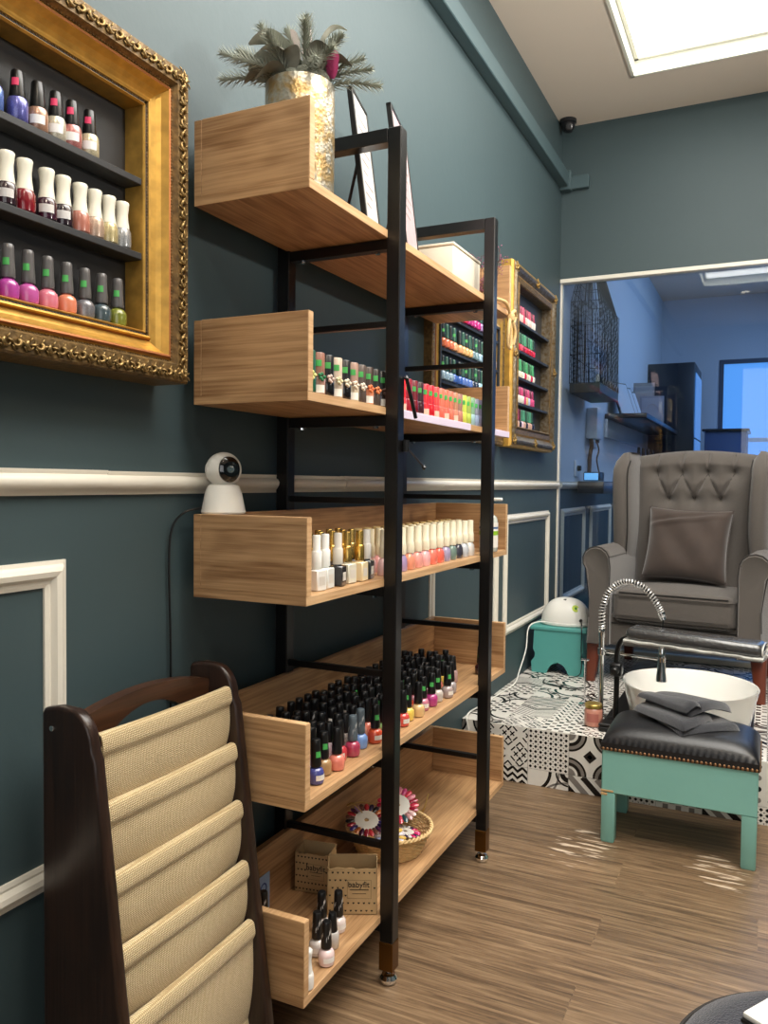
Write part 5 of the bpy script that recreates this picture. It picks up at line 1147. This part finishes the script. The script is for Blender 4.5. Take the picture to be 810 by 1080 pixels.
# spring neck tap
fx, fy = -.540, 2.985; fz = PZ + .0008
t = thing('spring_tap', 'chrome spring-neck pull-down tap arching over the white basin', 'tap', (fx, fy, fz))
b = NB(); lathe(b, [(.024, 0), (.024, .006), (.012, .010), (.010, .05), (.0095, .29), (.0115, .295), (.0115, .33), (.0095, .335)], 20, (fx, fy, fz)); obj('riser_pipe', b, M_CHROME, t)
arc = bez([(fx, fy, fz + .325), (fx + .001, fy, fz + .40), (fx + .030, fy - .005, fz + .470), (fx + .085, fy - .01, fz + .502), (fx + .150, fy - .015, fz + .482), (fx + .195, fy - .02, fz + .425), (fx + .212, fy - .022, fz + .385)], 16)
b = NB(); tube(b, arc, .0055, 8); obj('hose', b, M_PLASTB, t)
b = NB(); hel = []; N = 900; turns = 42; P_ = arc; 
for k in range(N + 1):
    f = k / N * (len(P_) - 1); i0 = min(int(f), len(P_) - 2); p = P_[i0].lerp(P_[i0 + 1], f - i0); d = (P_[i0 + 1] - P_[i0]).normalized(); u = d.cross(Vector((0, 1, 0))).normalized(); w = d.cross(u); a = 2 * PI * turns * k / N
    hel.append(p + (u * math.cos(a) + w * math.sin(a)) * .0105)
tube(b, hel, .0022, 5); obj('spring', b, mat('bright_spring', rgb(236, 234, 230), .25, .6), t)
ex, ey, ez = fx + .212, fy - .022, fz + .385
b = NB(); tube(b, [(ex - .006, ey, ez + .018), (ex + .004, ey, ez - .008)], [.013, .010], 14); obj('end_collar', b, M_CHROME, t)
b = NB(); tube(b, [(ex + .002, ey, ez), (ex + .003, ey - .01, ez - .05), (ex + .002, ey - .015, ez - .085)], .0035, 8); obj('drop_hose', b, M_PLASTB, t)
b = NB(); lathe(b, [(.006, .085), (.0095, .080), (.011, .03), (.014, -.01), (.018, -.040), (.0205, -.055), (.019, -.058), (.0001, -.058)], 20, (ex + .002, ey - .018, ez - .165)); obj('spray_head', b, M_CHROME, t)
b = NB(); tube(b, [(fx + .01, fy, fz + .24), (ex - .01, ey - .018, ez - .145)], .0045, 10); lathe(b, [(.014, -.008), (.014, .008), (.011, .008), (.011, -.008), (.014, -.008)], 18, (ex + .002, ey - .018, ez - .145), cap=False); lathe(b, [(.0105, -.012), (.0135, -.010), (.0135, .012), (.0105, .014)], 18, (fx, fy, fz + .24)); obj('holder_arm', b, M_CHROME, t)
b = NB(); tube(b, [(fx - .01, fy - .012, fz + .06), (fx - .045, fy - .03, fz + .075)], [.006, .004], 8); obj('lever', b, M_CHROME, t)
# foot rest
t = thing('foot_rest', 'long padded black foot rest wrapped in clear plastic on a curved black arm', 'foot rest', (-.44, 2.90, PZ))
Mx = Matrix.Translation((-.213, 2.84, .534)) @ Matrix.Rotation(math.radians(-8), 4, 'Z') @ Matrix.Rotation(math.radians(1.5), 4, 'Y')
b = NB(); rbox(b, (-.215, -.055, -.018), (.215, .055, .026), .020, 5, mtx=Mx); pd = obj('pad', b, M_PAD, t)
b = NB(); rr = random.Random(8)
def filmf(u, v):
    x = -.219 + .438 * u; a = 2 * PI * v; c, s = math.cos(a), math.sin(a)
    yy = .0575 * math.copysign(abs(c) ** .5, c); zz = -.021 + .0008 * math.sin(u * 40) + (-.003 * abs(math.sin(u * 7 + 1)) if s < 0 else 0) + (.004 if s > 0 else 0)
    return Mx @ Vector((x, yy, zz + .003 * s))
grid(b, filmf, 60, 16, closed_u=False); obj('wrap_film', b, M_FILM, pd, 80)
b = NB(); tube(b, [tuple(Mx @ Vector((.214, .05 * math.cos(a), .003 + .022 * math.sin(a)))) for a in [2 * PI * k / 24 for k in range(24)]], .003, 5, closed=True); tube(b, bez([tuple(Mx @ Vector((.216, 0, -.01))), tuple(Mx @ Vector((.25, -.01, -.022))), tuple(Mx @ Vector((.29, 0, -.03)))], 6), .003, 5); obj('knotted_film_end', b, M_FILM, pd)
b = NB(); tube(b, bez([(-.472, 2.90, PZ + .019), (-.470, 2.90, .36), (-.472, 2.90, .44), (-.455, 2.89, .505), (-.40, 2.87, .522), (-.33, 2.855, .519)], 10), .0095, 12); lathe(b, [(.03, 0), (.03, .006), (.012, .010)], 24, (-.472, 2.90, PZ + .019)); obj('curved_arm', b, M_BLACK, t)
b = NB(); rbox(b, (-.492, 2.872, .380), (-.450, 2.922, .425), .008, 3); lathe(b, [(.010, -.03), (.014, -.026), (.014, .0), (.008, .004)], 12, (0, 0, 0), mtx=Matrix.Translation((-.471, 2.872, .402)) @ Matrix.Rotation(PI / 2, 4, 'X') @ Matrix.Scale(-1, 4, (0, 0, 1))); obj('clamp_knob', b, M_PLASTB, t)
# jar
jx, jy, jz = -.541, 2.862, PZ + .0008
t = thing('candle_jar', 'small pinkish scrub jar with a gold lid at the platform edge', 'jar', (jx, jy, jz))
b = NB(); lathe(b, [(.025, 0), (.030, .003), (.0315, .02), (.0315, .055), (.028, .062), (.026, .064)], 28, (jx, jy, jz)); obj('jar_body', b, mat('peach_scrub', rgb(200, 138, 118), .3, coat=.5, var=.15, vscale=90), t)
b = NB(); lathe(b, [(.0265, .0645), (.030, .066), (.030, .077), (.028, .079), (.0001, .0785)], 28, (jx, jy, jz)); obj('lid', b, mat('gold_lid', rgb(206, 176, 96), .3, .8), t)
b = NB(); grid(b, lambda u, v: (jx + .0318 * math.cos(-2.2 + 1.4 * u), jy + .0318 * math.sin(-2.2 + 1.4 * u), jz + .018 + .03 * v), 10, 1); obj('paper_label', b, mat('rose_label', rgb(176, 104, 92), .5), t)
# thin acrylic post with a foot, left of the tap
t = thing('polish_rod_stand', 'thin chrome rod stand on the platform left of the spring tap', 'rod stand', (-.625, 3.12, PZ))
b = NB(); lathe(b, [(.022, .0008), (.022, .004), (.003, .006), (.003, .17), (.004, .172)], 16, (-.625, 3.12, PZ)); obj('rod', b, M_CHROME, t)
b = NB(); rbox(b, (-.640, 3.110, PZ + .172), (-.610, 3.130, PZ + .178), .002, 2); obj('tip_plate', b, M_CHROME, t)

# ---------------------------------------------------------------- small plastic stool with lamp
sx0, sx1, sy0, sy1 = -.958, -.715, 3.56, 3.76; z0 = PZ + .0008
t = thing('plastic_step_stool', 'small teal plastic step stool in the corner under the white nail lamp', 'stool', ((sx0 + sx1) / 2, 3.66, z0))
b = NB(); rbox(b, (sx0 - .006, sy0 - .006, z0 + .192), (sx1 + .006, sy1 + .006, z0 + .212), .006, 3); obj('top', b, M_TURQP, t)
w = sx1 - sx0; front_poly = [(.006, .0), (.072, .0), (.080, .020), (.092, .038), (.108, .048), (w / 2, .052)]
front_poly = front_poly + [(w - u, v) for u, v in front_poly[::-1][1:]]
sidec = [(w - .006, .0), (w + .0, .018), (w - .002, .048), (w - .016, .066), (w - .020, .085), (w - .010, .105), (w - .014, .20)]
poly = front_poly + sidec[2:] + [(w - u, v) for u, v in sidec[2:][::-1]]
for ya in (sy0, sy1 - .006):
    b = NB(); prism(b, poly, lambda u, v, h: (sx0 + u, h, z0 + v), ya, ya + .006); obj('leg_panel', b, M_TURQP, t)
d = sy1 - sy0; sp = [(.004, 0), (.060, 0), (.075, .03), (d / 2, .045), (d - .075, .03), (d - .060, 0), (d - .004, 0), (d - .01, .2), (.01, .2)]
for xa in (sx0 + .016, sx1 - .022):
    b = NB(); prism(b, sp, lambda u, v, h: (h, sy0 + u, z0 + v), xa, xa + .006); obj('side_panel', b, M_TURQP, t)
lx, ly, lz = -.822, 3.655, z0 + .2128
t = thing('nail_lamp', 'white dome-shaped nail curing lamp on the small teal stool', 'nail lamp', (lx, ly, lz))
b = NB(); rings = []
for k in range(13):
    a = k / 12 * PI / 2; r = math.cos(a) ** .85 if k < 12 else .02; h = .105 * math.sin(a)
    rings.append([(lx + u, ly + v, lz + .018 + h) for u, v in sq(0, 0, .110 * r, .085 * r, 40, 2.3)])
rings.insert(0, [(lx + u, ly + v, lz + .018) for u, v in sq(0, 0, .1105, .0855, 40, 2.3)])
loft(b, rings); obj('dome', b, M_PLASTW, t)
b = NB(); loft(b, [[(lx + u, ly + v, lz + z) for u, v in sq(0, 0, .110 * s, .085 * s, 40, 2.3)] for z, s in ((0, .96), (.004, 1.02), (.014, 1.03), (.0175, 1.0))]); obj('base_tray', b, M_PLASTW, t)
b = NB(); Mv = Matrix.Translation((lx - .005, ly - .03, lz + .1115)) @ Matrix.Rotation(-.25, 4, 'Z') @ Matrix.Rotation(.35, 4, 'X'); rbox(b, (-.014, -.007, 0), (.014, .007, .006), .003, 2, mtx=Mv); obj('display', b, M_PLASTB, t)
b = NB(); dvn = Vector((.52, -.70, .50)).normalized(); Mv = Matrix.Translation(Vector((lx, ly, lz + .02)) + Vector((dvn.x * .105, dvn.y * .083, .062))) @ dvn.to_track_quat('Z', 'Y').to_matrix().to_4x4(); lathe(b, [(.017, .0), (.0165, .0015), (.0001, .002)], 20, (0, 0, 0), mtx=Mv); lathe(b, [(.006, .002), (.006, .003), (.0001, .003)], 10, (0, 0, 0), mtx=Mv, mi=1)
obj('round_sticker', b, [mat('lime_sticker', rgb(206, 226, 96), .5), mat('sticker_green', rgb(70, 140, 50), .5)], t)
b = NB(); lathe(b, [(.007, 0), (.007, .006)], 12, (0, 0, 0), mtx=Matrix.Translation((lx + .079, ly - .066, lz + .030)) @ dvn.to_track_quat('Z', 'Y').to_matrix().to_4x4()); tube(b, bez([(lx + .083, ly - .070, lz + .030), (lx + .095, ly - .116, lz + .006), (lx + .095, ly - .119, lz - .08), (lx + .094, ly - .12, lz - .19), (lx + .05, ly - .15, lz - .2085)], 8), .0022, 6); obj('power_lead', b, M_PLASTB, t)
b = NB(); tube(b, bez([(-.865, 3.60, z0 + .220), (-.930, 3.58, z0 + .225), (-.966, 3.545, z0 + .20), (-.964, 3.50, z0 + .11), (-.970, 3.42, z0 + .03), (-.955, 3.30, z0 + .004), (-.960, 3.12, z0 + .003), (-.975, 2.90, z0 + .003), (-.966, 2.735, z0 + .01), (-.955, 2.722, z0 - .05), (-.955, 2.70, .01)], 10), .0028, 8); tag(obj('white_cable', b, M_PLASTW), 'white cable running from the teal stool along the wall and over the platform edge', 'cable')
b = NB(); tube(b, bez([(-.70, 3.50, z0 + .0035), (-.66, 3.40, z0 + .0035), (-.72, 3.33, z0 + .0035), (-.84, 3.36, z0 + .0035), (-.86, 3.44, z0 + .0035)], 10), .0025, 6); tag(obj('black_cable', b, M_PLASTB), 'thin black cable curled on the tiles in front of the teal stool', 'cable')

# ---------------------------------------------------------------- dome camera in the ceiling corner
t = thing('dome_security_camera', 'small black dome security camera in the ceiling corner', 'camera', (-.945, 4.02, ZC))
b = NB(); lathe(b, [(.040, 0), (.040, -.016), (.034, -.020)], 24, (-.940, 4.02, ZC)); obj('mount', b, mat('camera_black', rgb(30, 32, 36), .4), t)
b = NB(); lathe(b, [(.0001, -.036), (.02, -.030), (.032, -.012), (.034, 0), (.03, .012)], 20, (-.940, 4.02, ZC - .026)); ey_ = obj('eyeball', b, MC['camera_black'], t)
b = NB(); lathe(b, [(.016, .026), (.016, .036), (.010, .037), (.010, .034), (.0001, .034)], 16, (0, 0, 0), mtx=Matrix.Translation((-.940, 4.02, ZC - .034)) @ Vector((.35, -.9, -.35)).to_track_quat('Z', 'Y').to_matrix().to_4x4()); obj('lens_ring', b, M_PLASTB, ey_)

# ---------------------------------------------------------------- foreground: grey upholstered pouf edge with a pale tray
t = thing('grey_pouf', 'rounded dark grey fabric pouf edge at the bottom right corner of the photo', 'pouf', (.100, 1.045, 0))
b = NB(); lathe(b, [(.12, 0), (.17, .01), (.19, .08), (.205, .25), (.205, .33), (.19, .36), (.15, .382), (.07, .392), (.0001, .394)], 48, (.104, 1.035, 0)); obj('cover', b, mat('dark_grey_felt', rgb(40, 43, 54), .95, bump=.7, bscale=300, var=.2, vscale=200, sheen=.3), t)
b = NB(); tube(b, [(.104 + .197 * math.cos(a), 1.035 + .197 * math.sin(a), .352) for a in [2 * PI * k / 64 for k in range(64)]], .003, 6, closed=True); obj('seam', b, M_PIPE, t)
t = thing('white_tablet', 'pale slab with a dark underside lying on the grey pouf at the frame corner', 'tablet', (.092, 1.055, .394))
Mx = Matrix.Translation((.098, 1.105, .402)) @ Matrix.Rotation(math.radians(58), 4, 'Z')
b = NB(); rbox(b, (-.10, -.07, 0), (.10, .07, .008), .003, 2, mtx=Mx); obj('pale_top', b, M_PLASTW, t)
b = NB(); rbox(b, (-.102, -.072, -.007), (.102, .072, 0), .003, 2, mtx=Mx); obj('dark_underside', b, M_PLASTB, t)

# ---------------------------------------------------------------- room behind the glass
b = NB(); box(b, (WX - .12, YB + .09, 1.045), (WX, YF, ZC)); struct('wall_left_rear', b, M_BWHITE)
b = NB(); box(b, (WX - .12, YB, 0), (WX, YF, 1.0449)); struct('wall_left_rear_lower', b, M_TEAL)
b = NB(); box(b, (WX - .12, YF, 2.24), (XR + .1, YF + .1, ZC)); box(b, (WX - .12, YF, 0), (-.46, YF + .1, 2.24)); box(b, (-.46, YF, 0), (XR + .1, YF + .1, .90)); box(b, (1.7, YF, .9), (XR + .1, YF + .1, 2.24)); struct('wall_back_rear', b, M_BWHITE)
b = NB(); hrun(b, YB + .06, 5.70, 1.045, RAIL); struct('trim_7', b, M_WHITE)
b = NB(); rect_mould(b, 4.25, 4.75, .463, .880, PAN); struct('trim_8', b, M_WHITE)
b = NB(); rect_mould(b, 5.00, 5.60, .463, .880, PAN); struct('trim_9', b, M_WHITE)
b = NB(); box(b, (-.46, YF - .01, 2.20), (1.7, YF + .05, 2.24)); box(b, (-.46, YF - .01, .88), (1.7, YF + .05, .92))
for x in (-.46, .5, 1.66): box(b, (x, YF - .01, .92), (x + .04, YF + .05, 2.20))
struct('window_frame_rear', b, mat('blue_grey_frame', rgb(70, 80, 100), .4))
b = NB(); box(b, (-.46, YF + .02, .92), (1.7, YF + .028, 2.20))
gm = bpy.data.materials.new('frosted_pane'); gm.use_nodes = True; g_ = gm.node_tree.nodes['Principled BSDF']; g_.inputs['Base Color'].default_value = (.15, .3, .5, 1); g_.inputs['Roughness'].default_value = .9; g_.inputs['Specular IOR Level'].default_value = .1; g_.inputs['Emission Color'].default_value = rgb(92, 165, 250); g_.inputs['Emission Strength'].default_value = .85
struct('window_2', b, gm)
b = NB(); box(b, (-.40, YF - .06, 1.46), (1.6, YF - .045, 1.50)); struct('trim_10', b, M_BWHITE)
# bird cage on the wall
gy0, gy1, gx0, gx1, gz0, gz1 = 4.23, 4.78, -.958, -.80, 1.575, 2.00
t = thing('wire_birdcage', 'tall dark wire birdcage with a peaked top hung on the white wall behind the glass', 'birdcage', (-.92, 4.66, gz0))
M_WIRE = mat('dark_wire', rgb(42, 44, 48), .5, .5)
b = NB(); box(b, (gx0, gy0, gz0 - .05), (gx1, gy1, gz0), .003); obj('base_tray', b, mat('cage_tray', rgb(52, 50, 50), .5), t)
b = NB(); nb = 9
C4 = [(gx0, gy0), (gx1, gy0), (gx1, gy1), (gx0, gy1)]; apex = Vector((-.91, 4.45, 2.42))
def taper(p, t_): return p
for e in range(4):
    a = Vector(C4[e]); c = Vector(C4[(e + 1) % 4]); n = 14 if e % 2 else 8
    for k in range(n + 1):
        p = a.lerp(c, k / n); q = p.copy(); q.x = gx0 + (q.x - gx0) * .92; tube(b, [(p.x, p.y, gz0), (q.x, q.y * .97 + 4.5 * .03, gz1), tuple(apex.lerp(Vector((q.x, q.y, gz1)), .16))], .0022, 4)
for z, s in ((gz0 + .002, 1), (gz0 + .15, .98), (gz0 + .30, .97), (gz1, .96), (gz1 + .06, .82), (gz1 + .14, .62)):
    P_ = [(gx0 + (x - gx0) * s, 4.5 + (y - 4.5) * s, z) for x, y in C4]; tube(b, P_, .0024, 4, closed=True)
obj('bars', b, M_WIRE, t, 80)
b = NB(); n = 22
for e in (0, 1):
    a = Vector(C4[e]); c = Vector(C4[e + 1])
    for k in range(n):
        f0 = k / (n); f1 = f0 + .5 / (n); 
        pts = []
        for m in range(23):
            f = f0 if m % 2 else f1; p = a.lerp(c, f); pts.append((p.x, p.y, gz0 + (gz1 - gz0) * m / 22))
        tube(b, pts, .0014, 3)
obj('mesh', b, M_WIRE, t, 80)
for i, (x, y) in enumerate(((-.825, 4.30), (-.822, 4.45), (-.822, 4.62))):
    b = NB(); lathe(b, [(.012, 0), (.013, .01), (.013, .045), (.010, .05)], 12, (x, y, gz0 + .001)); tag(obj('candle', b, M_PLASTW), ['pale stub candle nearest the glass in the wire birdcage', 'middle pale stub candle in the wire birdcage', 'farthest pale stub candle in the wire birdcage'][i], 'candle', 'candles in the birdcage')
# junction boxes, cables, sockets
t = thing('junction_box', 'pale wall junction box with dangling brown cables below the birdcage', 'junction box', (-.96, 5.0, 1.45))
b = NB(); rbox(b, (WX + .001, 4.80, 1.32), (WX + .065, 4.98, 1.50), .004, 2); obj('box', b, M_BWHITE, t)
b = NB(); tube(b, bez([(-.96, 4.83, 1.32), (-.955, 4.83, 1.28), (-.97, 4.86, 1.22), (-.965, 4.82, 1.12)], 8), .012, 8); tube(b, bez([(-.95, 4.93, 1.32), (-.94, 4.97, 1.26), (-.96, 5.02, 1.20), (-.95, 5.06, 1.12), (-.93, 5.02, 1.10)], 8), .005, 6); obj('cables', b, mat('brown_cable', rgb(92, 70, 56), .6), t)
for i, (y, z) in enumerate(((4.55, 1.14), (5.06, 1.32))):
    t = thing('wall_socket', ['double wall socket left of the glowing blue device', 'wall socket with a round black plug right of the junction box'][i], 'socket', (WX, y, z))
    b = NB(); rbox(b, (WX + .001, y - .045, z - .045), (WX + .010, y + .045, z + .045), .003, 2); obj('plate', b, M_BWHITE, t)
    b = NB(); lathe(b, [(.016, 0), (.014, .02)], 12, (0, 0, 0), mtx=Matrix.Translation((WX + .010, y, z)) @ Matrix.Rotation(PI / 2, 4, 'Y')); obj('plug', b, M_PLASTB, t)
t = thing('card_terminal', 'small device with a glowing pale blue screen on the black counter behind the glass', 'device', (-.90, 4.62, 1.07))
b = NB(); rbox(b, (-.945, 4.56, 1.070), (-.855, 4.70, 1.12), .006, 2); obj('casing', b, M_PLASTB, t)
b = NB(); rbox(b, (-.938, 4.552, 1.075), (-.862, 4.560, 1.114), .002, 2); obj('screen', b, mat('lit_screen', rgb(120, 180, 230), .3, emit=(rgb(110, 180, 240), .8)), t)
b = NB(); rbox(b, (WX + .022, 4.50, 1.00), (-.82, 5.15, 1.068), .006, 2); tag(obj('black_wall_counter', b, M_DARKW), 'short black wall-mounted counter behind the glass left of the armchair', 'counter')
# wall shelf with leaning frames
t = thing('wall_shelf', 'dark floating wall shelf with leaning picture frames behind the glass', 'shelf', (-.85, 6.1, 1.45))
b = NB(); rbox(b, (WX + .001, 5.38, 1.480), (-.72, 7.3, 1.512), .003, 2); obj('board', b, M_DARKW, t)
b = NB(); box(b, (WX + .001, 5.38, 1.36), (WX + .02, 7.3, 1.479)); obj('bracket_rail', b, M_BWHITE, t)
LBL = ['first black-edged frame leaning at the near end of the wall shelf', 'second black-edged frame leaning just behind the first on the wall shelf', 'third black-edged frame on the wall shelf, farthest of the leaning trio']
for i in range(3):
    y = 5.52 + i * .10; t = thing('leaning_frame', LBL[i], 'picture frame', (-.90, y, 1.513), 0, 'frames leaning on the wall shelf')
    Mx = Matrix.Translation((-.86 + i * .01, y + .05, 1.5135)) @ Matrix.Rotation(math.radians(70), 4, 'Z') @ Matrix.Rotation(math.radians(-20), 4, 'X')
    b = NB(); box(b, (-.10, 0, 0), (.10, .012, .24 - .02 * i), .002, 0, Mx); obj('frame', b, M_PLASTB, t)
    b = NB(); box(b, (-.088, -.002, .012), (.088, .0, .228 - .02 * i), 0, 0, Mx); obj('picture', b, M_BWHITE, t)
    b = NB(); tube(b, [tuple(Mx @ Vector((0, .012, .15))), (-.90 + i * .01, y - .12 + .05, 1.517)], .004, 5); obj('easel_leg', b, M_PLASTB, t)
for i, (x, y, w, h, c) in enumerate(((-.80, 6.25, .17, .20, (150, 150, 160)), (-.90, 6.55, .16, .34, (150, 140, 136)))):
    t = thing('framed_print', ['pale board with a curled print standing at the front edge of the wall shelf', 'taller brownish framed print at the back of the wall shelf'][i], 'picture frame', (x, y, 1.513))
    Mx = Matrix.Translation((x, y, 1.5135)) @ Matrix.Rotation(math.radians(12), 4, 'Z') @ Matrix.Rotation(math.radians(-8), 4, 'X')
    b = NB(); box(b, (-w / 2, 0, 0), (w / 2, .012, h), .002, 0, Mx); obj('board', b, mat('print_board_%d' % i, rgb(*c), .6), t)
    b = NB(); box(b, (-w * .42, -.002, h * .08), (w * .42, 0, h * .92), 0, 0, Mx); tube(b, [tuple(Mx @ Vector((w * .25 * math.cos(a), -.003, h * .5 + h * .2 * math.sin(a)))) for a in [PI * k / 10 for k in range(11)]], .004, 5); obj('print', b, mat('print_face_%d' % i, rgb(c[0] + 20, c[1] + 20, c[2] + 20), .6), t)
b = NB(); rbox(b, (WX + .001, 5.85, 1.20), (-.80, 7.1, 1.218), .003, 2); tag(obj('lower_wall_shelf', b, M_BWHITE), 'narrow pale lower shelf with little bottles under the dark wall shelf', 'shelf')
for i in range(7):
    bottle('round', -.84 + .012 * (i % 2), 5.92 + i * .12, 1.2185, [(60, 60, 70), (200, 200, 210), (220, 220, 226), (90, 90, 100), (190, 190, 200), (120, 90, 90), (60, 70, 90)][i], '%s bottle on the lower wall shelf behind the glass, %s from the near end' % (cname([(60, 60, 70), (200, 200, 210), (220, 220, 226), (90, 90, 100), (190, 190, 200), (120, 90, 90), (60, 70, 90)][i]), ORD[i]), 'bottles on the lower wall shelf', 0, (26, 26, 30), None, parts=False, s=1.3)
# cabinet
t = thing('display_cabinet', 'tall dark display cabinet with daylight glow painted on its glass side behind the glass partition', 'cabinet', (-.79, 7.6, 0))
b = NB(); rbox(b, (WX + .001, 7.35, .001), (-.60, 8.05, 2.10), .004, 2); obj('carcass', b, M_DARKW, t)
b = NB(); box(b, (-.599, 7.42, .95), (-.592, 8.02, 2.02), .002); obj('glass_door', b, mat('cabinet_glass_painted_glow', rgb(120, 150, 190), .08, .3, emit=(rgb(90, 150, 230), .6)), t)  # blue emission stands in for window light on the glass
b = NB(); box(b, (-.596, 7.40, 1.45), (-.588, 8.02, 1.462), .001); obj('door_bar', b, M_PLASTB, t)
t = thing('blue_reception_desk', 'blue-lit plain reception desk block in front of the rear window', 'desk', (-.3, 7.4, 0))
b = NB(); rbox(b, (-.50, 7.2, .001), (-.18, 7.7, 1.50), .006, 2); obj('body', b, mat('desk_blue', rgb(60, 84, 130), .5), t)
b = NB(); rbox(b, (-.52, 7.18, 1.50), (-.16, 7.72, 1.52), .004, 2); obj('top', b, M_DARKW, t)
